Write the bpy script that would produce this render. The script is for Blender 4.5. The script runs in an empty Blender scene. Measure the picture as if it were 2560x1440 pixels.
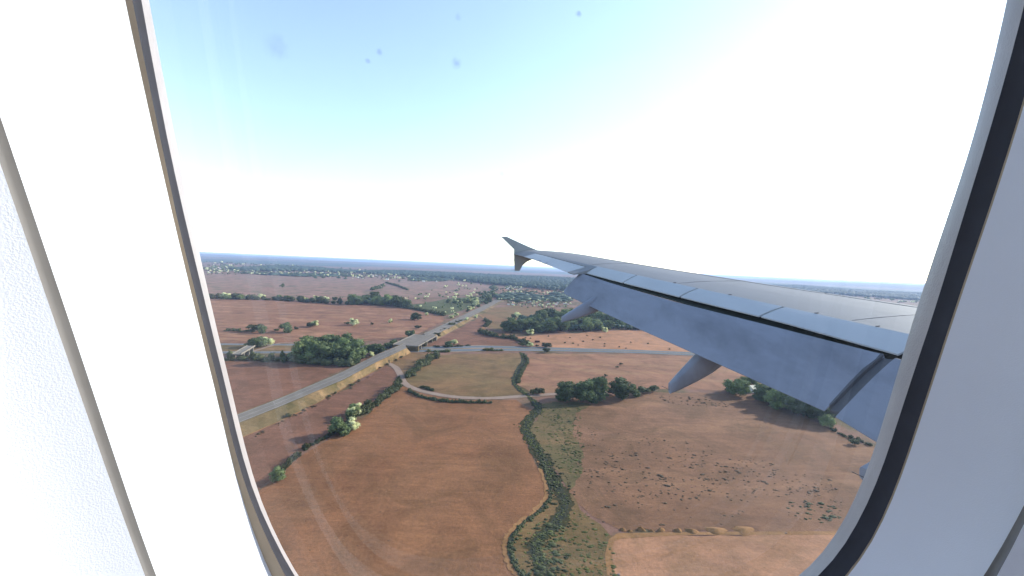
import bpy, math, random
import numpy as np
from mathutils import Matrix, Vector
random.seed(7); rng = np.random.default_rng(7)
scene = bpy.context.scene
COL = scene.collection

# ---------------------------------------------------------------- camera, sky, sun, exposure
ALT = 80.0                      # eye height over the plain
FPX = 1010.4                    # focal length in pixels of the 2560 px wide photograph
UP = np.array([0.0431, -0.0550, 1.0]); UP /= np.linalg.norm(UP)
YA = np.array([0, 1.0, 0]) - UP * UP[1]; YA /= np.linalg.norm(YA)
XA = np.cross(YA, UP)
M = np.array([XA, YA, UP])      # camera axes (right, forward, up) -> world
cam_d = bpy.data.cameras.new('camera'); cam = bpy.data.objects.new('camera', cam_d); COL.objects.link(cam)
cam_d.sensor_width = 36; cam_d.lens = FPX / 2560 * 36; cam_d.clip_start = 0.004; cam_d.clip_end = 90000
r, f_, u = M[:, 0], M[:, 1], M[:, 2]
cam.matrix_world = Matrix([[r[0], u[0], -f_[0], 0], [r[1], u[1], -f_[1], 0], [r[2], u[2], -f_[2], ALT], [0, 0, 0, 1]])
scene.camera = cam

SUN_AZ, SUN_EL = 64.0, 23.0     # degrees, azimuth clockwise from +Y
world = bpy.data.worlds.new('World'); scene.world = world; world.use_nodes = True
wn = world.node_tree.nodes; wl = world.node_tree.links
sky = wn.new('ShaderNodeTexSky'); sky.sky_type = 'NISHITA'; sky.sun_disc = False
sky.sun_elevation = math.radians(SUN_EL); sky.sun_rotation = math.radians(SUN_AZ)
sky.altitude = 100; sky.air_density = 1.0; sky.dust_density = 0.4; sky.ozone_density = 2.2
shs = wn.new('ShaderNodeHueSaturation'); shs.inputs['Saturation'].default_value = 0.82   # dusty air, paler blue
wl.new(sky.outputs[0], shs.inputs['Color']); wl.new(shs.outputs[0], wn['Background'].inputs[0]); wn['Background'].inputs[1].default_value = 0.115
sun_d = bpy.data.lights.new('sun', 'SUN'); sun_d.energy = 2.5; sun_d.angle = math.radians(0.5); sun_d.color = (1.0, 0.91, 0.79)
sun = bpy.data.objects.new('sun', sun_d); COL.objects.link(sun)
az, el = math.radians(SUN_AZ), math.radians(SUN_EL)
sdir = Vector((math.sin(az) * math.cos(el), math.cos(az) * math.cos(el), math.sin(el)))
sun.rotation_euler = sdir.to_track_quat('Z', 'Y').to_euler(); sun.location = (0, 0, 200)
scene.view_settings.view_transform = 'Standard'; scene.view_settings.look = 'None'
scene.view_settings.gamma = 1.0; scene.view_settings.use_curve_mapping = False
scene.view_settings.exposure = 1.9
scene.render.engine = 'CYCLES'
scene.cycles.use_denoising = True
scene.cycles.max_bounces = 8; scene.cycles.transparent_max_bounces = 12; scene.cycles.volume_bounces = 1

# ---------------------------------------------------------------- helpers
def srgb(*c): return tuple((x / 255 / 12.92 if x / 255 <= .04045 else ((x / 255 + .055) / 1.055) ** 2.4) for x in c)

def G(px, py, z=0.0):
    d = M @ np.array([(px - 1280) / FPX, 1, (720 - py) / FPX])
    return d * (ALT - z) / -d[2] + np.array([0, 0, ALT])

def tag(o, label=None, cat=None, group=None, kind=None):
    if label: o['label'] = label
    if cat: o['category'] = cat
    if group: o['group'] = group
    if kind: o['kind'] = kind
    return o

def mesh_from(name, verts, faces, mats=None, smooth=False, fmat=None):
    me = bpy.data.meshes.new(name)
    me.from_pydata([tuple(map(float, v)) for v in verts], [], [tuple(map(int, f)) for f in faces])
    for m in (mats or []): me.materials.append(m)
    if fmat is not None: me.polygons.foreach_set('material_index', fmat)
    if smooth: me.polygons.foreach_set('use_smooth', [True] * len(me.polygons))
    me.update()
    return me

def obj(name, me, parent=None):
    o = bpy.data.objects.new(name, me); COL.objects.link(o)
    if parent: o.parent = parent
    return o

def empty(name, loc=(0, 0, 0)):
    o = bpy.data.objects.new(name, None); COL.objects.link(o); o.location = loc; o.empty_display_size = 0.5
    return o

def new_mat(name, rough=0.9, spec=0.2):
    m = bpy.data.materials.new(name); m.use_nodes = True
    b = m.node_tree.nodes['Principled BSDF']
    b.inputs['Roughness'].default_value = rough
    b.inputs['Specular IOR Level'].default_value = spec
    return m, m.node_tree.nodes, m.node_tree.links, b

def noise(n, l, coord, scale, detail=4, rough=0.6, dist=0.0):
    t = n.new('ShaderNodeTexNoise'); t.inputs['Scale'].default_value = scale
    t.inputs['Detail'].default_value = detail; t.inputs['Roughness'].default_value = rough
    t.inputs['Distortion'].default_value = dist
    l.new(coord, t.inputs['Vector']); return t

def ramp(n, l, src, stops):
    r_ = n.new('ShaderNodeValToRGB'); l.new(src, r_.inputs[0])
    e = r_.color_ramp.elements
    while len(e) < len(stops): e.new(0.5)
    for k, (p, c) in enumerate(stops): e[k].position = p; e[k].color = (*c, 1) if len(c) == 3 else c
    return r_

def mix(n, l, fac, a, b, mode='MIX'):
    m_ = n.new('ShaderNodeMix'); m_.data_type = 'RGBA'; m_.blend_type = mode
    for sock, v in ((m_.inputs[0], fac), (m_.inputs[6], a), (m_.inputs[7], b)):
        if hasattr(v, 'is_output'): l.new(v, sock)
        elif isinstance(v, (int, float)): sock.default_value = v
        else: sock.default_value = (*v, 1)
    return m_.outputs[2]

def mapping(n, l, coord, scale=(1, 1, 1), rot=(0, 0, 0)):
    mp = n.new('ShaderNodeMapping'); mp.inputs['Scale'].default_value = scale; mp.inputs['Rotation'].default_value = rot
    l.new(coord, mp.inputs['Vector']); return mp.outputs[0]

def field_mat(name, c1, c2, dry=None, green=None, streak_deg=30, streak=0.35, grain=0.5):
    """soil or stubble: two base colours in broad patches, streaks along the work direction, grain, spots"""
    sc_ = lambda c: (c[0] * .82, c[1] * .71, c[2] * .57) if c else c
    c1, c2, dry, green = sc_(c1), sc_(c2), sc_(dry), sc_(green)
    m, n, l, b = new_mat(name, 0.95, 0.1)
    tc = n.new('ShaderNodeTexCoord').outputs['Object']
    big = noise(n, l, tc, 0.014, 5, 0.6, 0.6)
    col = mix(n, l, ramp(n, l, big.outputs[0], [(0.36, (0, 0, 0)), (0.64, (1, 1, 1))]).outputs[0], c1, c2)
    st = noise(n, l, mapping(n, l, tc, (0.012, 0.30, 1), (0, 0, math.radians(streak_deg))), 1.0, 6, 0.65, 0.4)
    dk = tuple(x * 0.66 for x in c1)
    col = mix(n, l, ramp(n, l, st.outputs[0], [(0.42, (0, 0, 0)), (0.75, (streak,) * 3)]).outputs[0], col, dk)
    lt = tuple(min(1, x * 1.35) for x in c2)
    st2 = noise(n, l, mapping(n, l, tc, (0.03, 0.5, 1), (0, 0, math.radians(streak_deg - 28))), 1.0, 5, 0.6, 0.8)
    col = mix(n, l, ramp(n, l, st2.outputs[0], [(0.55, (0, 0, 0)), (0.78, (streak * .9,) * 3)]).outputs[0], col, lt)
    if green:
        gn = noise(n, l, tc, 0.03, 6, 0.62, 0.3)
        col = mix(n, l, ramp(n, l, gn.outputs[0], [(0.47, (0, 0, 0)), (0.62, (0.8,) * 3)]).outputs[0], col, green)
    if dry:
        dn = noise(n, l, mapping(n, l, tc, (0.3, 1.2, 1), (0, 0, math.radians(streak_deg + 20))), 0.05, 7, 0.68, 0.5)
        col = mix(n, l, ramp(n, l, dn.outputs[0], [(0.49, (0, 0, 0)), (0.63, (0.8,) * 3)]).outputs[0], col, dry)
    fine = noise(n, l, tc, 0.9, 6, 0.75)
    col = mix(n, l, grain, col, ramp(n, l, fine.outputs[0], [(0.3, (0.35,) * 3), (0.68, (1.1,) * 3)]).outputs[0], 'MULTIPLY')
    mid = noise(n, l, mapping(n, l, tc, (.07, .17, 1), (0, 0, math.radians(streak_deg))), 1.0, 7, 0.68, 1.0)
    col = mix(n, l, 0.38, col, ramp(n, l, mid.outputs[0], [(0.36, (0.55,) * 3), (0.64, (1.08,) * 3)]).outputs[0], 'MULTIPLY')
    pat = noise(n, l, tc, 0.035, 8, 0.72, 1.2)
    col = mix(n, l, 0.8, col, ramp(n, l, pat.outputs[0], [(0.38, (0.62, 0.66, 0.62)), (0.52, (0.92,) * 3), (0.66, (1.12, 1.10, 1.05))]).outputs[0], 'MULTIPLY')
    l.new(col, b.inputs['Base Color'])
    bp = n.new('ShaderNodeBump'); bp.inputs['Strength'].default_value = 0.5; bp.inputs['Distance'].default_value = 0.35
    l.new(fine.outputs[0], bp.inputs['Height']); l.new(bp.outputs[0], b.inputs['Normal'])
    return m

def leaf_mat(name, c1, c2, var=0.35, trans=0.25):
    m, n, l, b = new_mat(name, 0.75, 0.15)
    tc = n.new('ShaderNodeTexCoord').outputs['Object']
    oi = n.new('ShaderNodeObjectInfo')
    nz = noise(n, l, tc, 0.7, 4, 0.7)
    col = mix(n, l, ramp(n, l, nz.outputs[0], [(0.38, (0, 0, 0)), (0.62, (1, 1, 1))]).outputs[0], c1, c2)
    hs = n.new('ShaderNodeHueSaturation'); l.new(col, hs.inputs['Color'])
    mr = n.new('ShaderNodeMapRange'); l.new(oi.outputs['Random'], mr.inputs[0])
    mr.inputs[3].default_value = 1 - var; mr.inputs[4].default_value = 1 + var; l.new(mr.outputs[0], hs.inputs['Value'])
    l.new(hs.outputs[0], b.inputs['Base Color'])
    if trans:
        t = n.new('ShaderNodeBsdfTranslucent'); l.new(hs.outputs[0], t.inputs[0])
        ms = n.new('ShaderNodeMixShader'); ms.inputs[0].default_value = trans
        l.new(b.outputs[0], ms.inputs[1]); l.new(t.outputs[0], ms.inputs[2])
        l.new(ms.outputs[0], n['Material Output'].inputs[0])
    return m

def simple_mat(name, c, rough=0.7, spec=0.3, c2=None, scale=3.0, bump=0.0, bscale=200., metallic=0.0):
    m, n, l, b = new_mat(name, rough, spec)
    tc = n.new('ShaderNodeTexCoord').outputs['Object']
    nz = noise(n, l, tc, scale, 5, 0.65)
    col = mix(n, l, ramp(n, l, nz.outputs[0], [(0.35, (0, 0, 0)), (0.65, (1, 1, 1))]).outputs[0], c, c2 or tuple(x * 0.86 for x in c))
    l.new(col, b.inputs['Base Color']); b.inputs['Metallic'].default_value = metallic
    if bump:
        bn = noise(n, l, tc, bscale, 2, 0.5)
        bp = n.new('ShaderNodeBump'); bp.inputs['Strength'].default_value = bump; bp.inputs['Distance'].default_value = 0.001
        l.new(bn.outputs[0], bp.inputs['Height']); l.new(bp.outputs[0], b.inputs['Normal'])
    return m

MAT = {}
MAT['plain'] = field_mat('plain_soil', (0.27, 0.165, 0.15), (0.30, 0.19, 0.17), green=(0.10, 0.11, 0.05), streak=.2)
MAT['farhazy'] = field_mat('far_hazy_pink_soil', (0.32, 0.20, 0.19), (0.35, 0.225, 0.21), green=(0.14, 0.15, 0.10), streak=.2, grain=.3)  # distant soil, haze put into its paler pink
MAT['orange'] = field_mat('orange_soil', (0.27, 0.135, 0.080), (0.31, 0.17, 0.105), streak_deg=-35, streak=.4)
MAT['mauve'] = field_mat('mauve_soil', (0.235, 0.125, 0.095), (0.265, 0.145, 0.115), streak_deg=25, streak=.3)
MAT['olive'] = field_mat('olive_grass', (0.27, 0.165, 0.10), (0.215, 0.165, 0.09), streak_deg=10, streak=.25)
MAT['pink'] = field_mat('pink_soil', (0.33, 0.185, 0.135), (0.36, 0.20, 0.15), dry=(0.38, 0.24, 0.16), streak_deg=5, streak=.3)
MAT['stubble'] = field_mat('orange_stubble', (0.46, 0.25, 0.16), (0.50, 0.28, 0.19), streak_deg=12, streak=.3)
MAT['streaky'] = field_mat('streaky_soil', (0.29, 0.155, 0.115), (0.33, 0.18, 0.135), dry=(0.47, 0.28, 0.20), streak_deg=-8, streak=.4)
MAT['grazed'] = field_mat('grazed_soil', (0.25, 0.145, 0.10), (0.285, 0.17, 0.125), dry=(0.33, 0.20, 0.14), streak_deg=-25, streak=.5)
MAT['light'] = field_mat('light_stubble', (0.47, 0.27, 0.185), (0.52, 0.30, 0.21), streak_deg=60, streak=.45)
MAT['wet'] = field_mat('green_pasture', (0.14, 0.135, 0.075), (0.20, 0.155, 0.09), dry=(0.27, 0.18, 0.11), streak=.4)
MAT['rough'] = field_mat('rough_grass', (0.19, 0.145, 0.08), (0.26, 0.175, 0.10), dry=(0.36, 0.22, 0.13), green=(0.14, 0.125, 0.06), streak=.4)
MAT['verge'] = field_mat('dry_verge_grass', (0.25, 0.19, 0.115), (0.19, 0.155, 0.095), dry=(0.40, 0.28, 0.18), green=(0.12, 0.115, 0.06), streak_deg=30, streak=.4)
MAT['green'] = field_mat('green_crop', (0.10, 0.13, 0.065), (0.13, 0.15, 0.075), streak=.3)
MAT['bank'] = field_mat('bare_bank', (0.40, 0.24, 0.13), (0.34, 0.20, 0.11), streak=.3)
MAT['water_shade'] = simple_mat('ditch_water_and_shade', (0.02, 0.022, 0.015), 0.7, 0.1, c2=(0.04, 0.04, 0.025), scale=.3)  # the dark tone also stands for shade between the banks
MAT['asphalt'] = simple_mat('asphalt', (0.17, 0.145, 0.125), 1.0, 0.03, c2=(0.14, 0.12, 0.105), scale=.12)
MAT['motorway'] = simple_mat('motorway_asphalt', (0.095, 0.105, 0.12), 1.0, 0.03, c2=(0.125, 0.13, 0.14), scale=.05)
MAT['paint'] = simple_mat('road_paint', (0.34, 0.34, 0.32), 0.7, 0.3)
MAT['track'] = simple_mat('dirt_track', (0.25, 0.18, 0.14), 0.95, 0.05, c2=(0.21, 0.15, 0.12), scale=.15)
MAT['concrete'] = simple_mat('pale_concrete', (0.20, 0.175, 0.15), 0.95, 0.1, c2=(0.16, 0.14, 0.12), scale=.6)
MAT['leafd'] = leaf_mat('dark_leaves', (0.05, 0.072, 0.032), (0.13, 0.16, 0.065))
MAT['leafg'] = leaf_mat('mid_leaves', (0.09, 0.125, 0.045), (0.17, 0.20, 0.08))
MAT['blossom'] = leaf_mat('pale_blossom', (0.50, 0.50, 0.24), (0.78, 0.76, 0.46), 0.10)
MAT['hedge'] = leaf_mat('hedge_leaves', (0.045, 0.055, 0.025), (0.085, 0.088, 0.04))
MAT['brookdark'] = leaf_mat('shaded_bank_leaves', (0.028, 0.034, 0.016), (0.055, 0.055, 0.026))  # darker copy of the bank leaves, shade put into the colour
MAT['reed'] = leaf_mat('bank_leaves', (0.06, 0.07, 0.022), (0.13, 0.135, 0.04))
MAT['scrub'] = leaf_mat('dry_scrub', (0.075, 0.055, 0.035), (0.12, 0.085, 0.05), 0.2)
MAT['bark'] = simple_mat('bark', (0.09, 0.065, 0.045), 0.95, 0.1, scale=2.)
MAT['wood'] = leaf_mat('far_wood', (0.024, 0.042, 0.03), (0.045, 0.068, 0.04), 0.0, 0)
MAT['white_wall'] = simple_mat('white_render', (0.78, 0.75, 0.68), 0.85, 0.2)
MAT['roof'] = simple_mat('tiled_roof', (0.33, 0.17, 0.11), 0.9, 0.1, c2=(0.26, 0.13, 0.09), scale=2.)
MAT['paleroof'] = simple_mat('pale_roof', (0.62, 0.57, 0.45), 0.8, 0.2)
MAT['glassdark'] = simple_mat('dark_window_and_tunnel_shade', (0.03, 0.035, 0.04), 0.2, 0.5)
MAT['rust'] = simple_mat('rust_brown', (0.12, 0.045, 0.03), 0.8, 0.2)
MAT['hill'] = field_mat('hill_land', (0.22, 0.15, 0.11), (0.07, 0.09, 0.05), streak=.1, grain=.1)

# ---------------------------------------------------------------- ground, fields, roads
def sheet(name, pts, z, mat, kind='structure', label=None):
    """flat polygon given by ground points [(x, y)], its rim roughened a little"""
    me = mesh_from(name, [(p[0], p[1], z) for p in pts], [list(range(len(pts)))], [mat])
    o = obj(name, me); tag(o, label, kind=kind)
    return o

def gp(pxs, z=0.0): return [G(x, y, z)[:2] for x, y in pxs]

def rough_rim(pts, amp=0.8, step=6.0):
    out = []
    for i, a in enumerate(pts):
        b = np.array(pts[(i + 1) % len(pts)]); a = np.array(a); L = np.linalg.norm(b - a)
        k = int(max(1, min(60, L / step)))
        nrm = np.array([-(b - a)[1], (b - a)[0]]) / max(L, 1e-6)
        for j in range(k):
            t = j / k; w = amp * min(1.0, L / 40)
            out.append(a + (b - a) * t + nrm * (rng.normal() * w * (0 < j)))
    return out

def smooth_line(pts, k=8):
    pts = [np.array(p, float) for p in pts]; out = []
    for i in range(len(pts) - 1):
        p0 = pts[max(i - 1, 0)]; p1 = pts[i]; p2 = pts[i + 1]; p3 = pts[min(i + 2, len(pts) - 1)]
        for j in range(k):
            t = j / k
            out.append(0.5 * ((2 * p1) + (-p0 + p2) * t + (2 * p0 - 5 * p1 + 4 * p2 - p3) * t * t + (-p0 + 3 * p1 - 3 * p2 + p3) * t ** 3))
    out.append(pts[-1]); return out

def strip(name, line, wl_, wr_, z, mat, amp=0.0, label=None, kind='structure'):
    """ribbon along a ground line"""
    line = [np.array(p[:2], float) for p in line]; V = []; F = []
    for i, p in enumerate(line):
        d = line[min(i + 1, len(line) - 1)] - line[max(i - 1, 0)]; d /= np.linalg.norm(d); nn = np.array([-d[1], d[0]])
        a = p + nn * (wl_ + rng.normal() * amp); b = p - nn * (wr_ + rng.normal() * amp)
        V += [(*a, z), (*b, z)]
        if i: F.append((2 * i - 2, 2 * i - 1, 2 * i + 1, 2 * i))
    o = obj(name, mesh_from(name, V, F, [mat])); tag(o, label, kind=kind); return o

# base sheet reaching the horizon (rings so that it stays numerically sane)
V = []; F = []; NS = 96
radii = [0, 150, 400, 1000, 2500, 6000, 12000, 22000, 34000]
for k, rr in enumerate(radii):
    for s in range(NS): V.append((rr * math.cos(2 * math.pi * s / NS), rr * math.sin(2 * math.pi * s / NS), 0))
for k in range(len(radii) - 1):
    for s in range(NS):
        a, b2 = k * NS + s, k * NS + (s + 1) % NS
        F.append((a, b2, b2 + NS, a + NS) if k else (a, b2 + NS, a + NS))
tag(obj('ground', mesh_from('ground', V, F, [MAT['plain']])), kind='structure')

FIELDS = [
 ('farhazy', .05, [(500, 683), (700, 686), (1000, 692), (1230, 706), (1222, 730), (1100, 742), (900, 748), (700, 744), (500, 735)]),
 ('streaky', .05, [(500, 747), (700, 752), (850, 760), (1000, 768), (1100, 785), (1115, 800), (1040, 838), (960, 850), (880, 856), (540, 858)]),
 ('green', .08, [(1000, 765), (1060, 758), (1130, 745), (1240, 740), (1190, 765), (1120, 788), (1060, 780)]),
 ('pink', .05, [(1240, 722), (1330, 715), (1400, 728), (1400, 742), (1280, 742)]),
 ('olive', .05, [(1230, 770), (1290, 765), (1420, 775), (1400, 800), (1290, 836), (1215, 818), (1222, 800), (1200, 790)]),
 ('mauve', .06, [(1065, 867), (1130, 830), (1200, 795), (1222, 808), (1212, 820), (1290, 840), (1320, 862), (1280, 864)]),
 ('stubble', .06, [(1290, 842), (1400, 836), (1560, 825), (1700, 838), (1800, 860), (1950, 894), (1740, 881), (1600, 876), (1390, 869), (1330, 862)]),
 ('mauve', .05, [(540, 902), (640, 906), (760, 912), (875, 914), (800, 950), (700, 1000), (560, 1060)]),
 ('olive', .06, [(955, 912), (1020, 882), (1095, 886), (1040, 925), (1012, 948), (1000, 930), (985, 916)]),
 ('olive', .07, [(1012, 948), (1095, 888), (1300, 882), (1308, 905), (1285, 940), (1282, 962), (1306, 985), (1230, 992), (1140, 990), (1060, 975), (1024, 962)]),
 ('pink', .06, [(1320, 884), (1600, 886), (1760, 893), (2000, 912), (2300, 935), (2200, 1000), (1800, 975), (1640, 972), (1400, 984), (1340, 986), (1290, 960), (1296, 930), (1312, 905)]),
 ('mauve', .05, [(540, 1110), (610, 1092), (700, 1055), (800, 1005), (900, 955), (965, 915), (990, 925), (1000, 955), (930, 1010), (840, 1070), (760, 1125), (690, 1190), (560, 1290)]),
 ('orange', .06, [(400, 1440), (690, 1195), (760, 1135), (850, 1085), (930, 1025), (1005, 965), (1060, 985), (1150, 1000), (1290, 1000), (1335, 1025), (1308, 1065), (1322, 1120), (1350, 1180), (1377, 1240), (1345, 1282), (1288, 1330), (1272, 1370), (1285, 1410), (1310, 1440), (1360, 1700), (1400, 2100), (200, 2300)]),
 ('grazed', .06, [(1340, 1010), (1400, 1000), (1640, 980), (1860, 985), (2000, 1040), (2160, 1110), (2500, 1210), (2600, 1330), (2100, 1332), (1560, 1330), (1480, 1290), (1420, 1240), (1400, 1160), (1340, 1060)]),
 ('wet', .09, [(1350, 1010), (1440, 1005), (1480, 1012), (1450, 1030), (1430, 1060), (1448, 1110), (1452, 1180), (1425, 1225), (1395, 1180), (1350, 1120), (1320, 1075), (1345, 1045)]),
 ('rough', .10, [(1375, 1225), (1430, 1235), (1450, 1275), (1500, 1310), (1530, 1345), (1522, 1400), (1540, 1440), (1600, 1700), (1620, 2000), (1400, 2100), (1360, 1700), (1310, 1440), (1285, 1410), (1272, 1370), (1288, 1330), (1345, 1282), (1377, 1240)]),
 ('light', .08, [(1545, 1342), (1700, 1338), (2100, 1336), (2700, 1330), (3000, 1500), (3000, 2200), (1620, 2200), (1560, 1600), (1528, 1440), (1524, 1385), (1530, 1355)]),
]
for mk, z, poly in FIELDS:
    sheet('field', rough_rim(gp(poly), 2.0 if mk in ('wet', 'rough') else .8, 3.0 if mk in ('wet', 'rough') else 6.0), z, MAT[mk])

# edge of the pale field and the bare bank along the brook
strip('path', gp([(1522, 1440), (1522, 1390), (1530, 1352), (1548, 1341), (1700, 1336), (2100, 1332)]), .9, .9, .13, MAT['bank'], .25)
brook = [(1302, 882), (1308, 900), (1292, 930), (1284, 955), (1300, 975), (1322, 992), (1346, 1022), (1322, 1052), (1316, 1080), (1336, 1112), (1358, 1150), (1380, 1190), (1398, 1225), (1412, 1258), (1398, 1298), (1362, 1335), (1338, 1362), (1346, 1402), (1362, 1440), (1375, 1600), (1420, 2000)]
brook_l = smooth_line(gp(brook))
strip('brook', brook_l, 1.4, 1.4, .16, MAT['water_shade'], .4)
bank = [(1345, 1115), (1350, 1140), (1362, 1180), (1376, 1235), (1350, 1275), (1300, 1315), (1276, 1352), (1275, 1385), (1292, 1425), (1315, 1460), (1340, 1650)]
bank_l = smooth_line(gp(bank))
strip('ditch', bank_l, .5, .5, .17, MAT['water_shade'], .2)  # flat dark strip painted in place of the bank's shade
strip('ditch_bank', [p + np.array([-1.5, 0]) for p in bank_l], .8, .6, .15, MAT['bank'], .3)

# motorway: two carriageways and a green median, with lane lines
up_e = [(430, 856), (540, 859), (740, 861), (900, 864), (1040, 867), (1200, 863), (1300, 866), (1400, 869), (1600, 875), (1740, 881), (2000, 895), (2400, 915)]
lo_e = [(430, 888), (540, 887), (720, 886), (900, 884), (1020, 882), (1150, 880), (1250, 878), (1400, 879), (1600, 884), (1740, 890), (2000, 906), (2400, 930)]
def lerp_edge(t, z=0, tl=None):
    xs = np.linspace(430, 2400, 60); tl = t if tl is None else tl; t = np.interp(xs, [760, 1040], [tl, t]); ux, uy = zip(*up_e); lx, ly = zip(*lo_e)
    return [G(x, np.interp(x, ux, uy) * (1 - q) + np.interp(x, lx, ly) * q, 0)[:2] for x, q in zip(xs, t)]
def band(name, t0, t1, z, mat, l0=None, l1=None):
    a, b2 = lerp_edge(t0, 0, l0), lerp_edge(t1, 0, l1); V = []; F = []
    for i in range(len(a)):
        V += [(*a[i], z), (*b2[i], z)]
        if i: F.append((2 * i - 2, 2 * i, 2 * i + 1, 2 * i - 1))
    tag(obj(name, mesh_from(name, V, F, [mat])), kind='structure')
band('motorway_verge', 0.0, 1.0, .14, MAT['rough'])
band('motorway_carriageway', .08, .42, .20, MAT['motorway'], 0.0, .13)
band('motorway_carriageway', .56, .92, .20, MAT['motorway'], .72, .90)
for t, l_ in ((.10, .02), (.40, .11), (.58, .74), (.90, .88)): band('lane_line', t, t + .03, .23, MAT['paint'], l_, l_ + .012)

# embanked main road: top surface traced at its own height
def road_h(px):   # height of the embankment along the road
    return float(np.interp(px, [560, 900, 985, 1150, 1240], [2.2, 3.6, 5.6, 2.4, .3]))
r_up = [(480, 1088), (600, 1034), (700, 996), (780, 962), (860, 928), (940, 888), (1000, 863), (1060, 834), (1130, 801), (1200, 768), (1250, 744), (1285, 727), (1310, 715)]
r_lo = [(480, 1110), (600, 1056), (700, 1016), (780, 982), (860, 948), (940, 905), (1003, 876), (1070, 846), (1140, 811), (1210, 775), (1255, 750), (1290, 730), (1312, 717)]
v_lo = [(480, 1140), (610, 1090), (700, 1052), (790, 1008), (880, 958), (960, 914), (1015, 888), (1078, 856), (1148, 818), (1214, 780), (1258, 754), (1291, 733), (1313, 719)]
def loft_quads(name, A, B, mat, kind='structure'):
    V = []; F = []
    for i in range(len(A)):
        V += [tuple(A[i]), tuple(B[i])]
        if i: F.append((2 * i - 2, 2 * i - 1, 2 * i + 1, 2 * i))
    return tag(obj(name, mesh_from(name, V, F, [mat])), kind=kind)
def dens(P, k=5):
    P = [np.array(p, float) for p in P]; out = []
    for i in range(len(P) - 1):
        for j in range(k): out.append(P[i] + (P[i + 1] - P[i]) * j / k)
    return out + [P[-1]]
RU = [G(x, y, road_h(x)) for x, y in dens(r_up)]; RL = [G(x, y, road_h(x)) for x, y in dens(r_lo)]
VL = [G(x, y, 0.0) for x, y in dens(v_lo)]
BR0, BR1 = 31, 35         # station range left open for the bridge
side = RU[10] - RL[10]; side[2] = 0; side /= np.linalg.norm(side)
VU = [p + np.array([side[0] * p[2] * 1.9, side[1] * p[2] * 1.9, -p[2]]) for p in RU]
RU2 = [p + side * 1.5 for p in RU]; RL2 = [p - side * 1.2 for p in RL]
for a, b2 in ((0, BR0 + 1), (BR1, len(RU))):
    loft_quads('road', [p + np.array([0, 0, .06]) for p in RU[a:b2]], [p + np.array([0, 0, .06]) for p in RL[a:b2]], MAT['asphalt'])
    loft_quads('road_verge', RU2[a:b2], RL2[a:b2], MAT['verge'])
    loft_quads('embankment', RL2[a:b2], VL[a:b2], MAT['verge'])
    loft_quads('embankment', VU[a:b2], RU2[a:b2], MAT['verge'])
for fr in (.06, .5, .94):
    A = [RU[i] * (1 - fr) + RL[i] * fr + np.array([0, 0, .09]) for i in range(len(RU))]
    Bq = [p - side * .22 for p in A]
    loft_quads('lane_line', A, Bq, MAT['paint'])
strip('field_path', [VL[i][:2] - side[:2] * .8 for i in range(0, 30)], .6, .6, .12, MAT['bank'], .2)

def box_mesh(name, p0, p1, w, z0, z1, mat):
    """long box from ground point p0 to p1"""
    p0 = np.array(p0[:2], float); p1 = np.array(p1[:2], float); d = p1 - p0; d /= np.linalg.norm(d); nn = np.array([-d[1], d[0]]) * w / 2
    V = [(*(p0 + nn), z0), (*(p0 - nn), z0), (*(p1 - nn), z0), (*(p1 + nn), z0), (*(p0 + nn), z1), (*(p0 - nn), z1), (*(p1 - nn), z1), (*(p1 + nn), z1)]
    return mesh_from(name, V, [(0, 1, 2, 3), (7, 6, 5, 4), (0, 4, 5, 1), (1, 5, 6, 2), (2, 6, 7, 3), (3, 7, 4, 0)], [mat])

# the road bridge over the motorway
mid = (RU[(BR0 + BR1) // 2] + RL[(BR0 + BR1) // 2]) / 2
T = empty('road_bridge', (0, 0, 0)); tag(T, 'pale concrete bridge carrying the embanked main road over the motorway', 'bridge')
a0, a1 = (RU[BR0] + RL[BR0]) / 2, (RU[BR1] + RL[BR1]) / 2
Wd = np.linalg.norm(RU[BR0] - RL[BR0]) + 1.6
dirb = (a1 - a0)[:2]; dirb /= np.linalg.norm(dirb); nb = np.array([-dirb[1], dirb[0]])
obj('deck', box_mesh('deck', a0, a1, Wd, 4.7, a0[2] + .02, MAT['concrete']), T)
obj('road_surface', box_mesh('road_surface', a0, a1, Wd - 1.8, a0[2] + .03, a0[2] + .1, MAT['asphalt']), T)
for s in (1, -1):
    o_ = nb * s * (Wd / 2 - .2)
    obj('parapet', box_mesh('parapet', a0[:2] + o_, a1[:2] + o_, .22, a0[2] + .03, a0[2] + .6, MAT['concrete']), T)
for t in (.2, .5, .8):
    c = a0[:2] * (1 - t) + a1[:2] * t
    for s in (-.42, 0, .42):
        cc = c + nb * Wd * s
        obj('pier', box_mesh('pier', cc - dirb * .5, cc + dirb * .5, 1.1, 0, 4.7, MAT['concrete']), T)
for c, s in ((a0, 1), (a1, -1)):
    obj('abutment', box_mesh('abutment', c[:2] - dirb * .6 * s, c[:2] + dirb * 1.6 * s, Wd - .4, 0, 4.65, MAT['verge' if s > 0 else 'concrete']), T)

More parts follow.
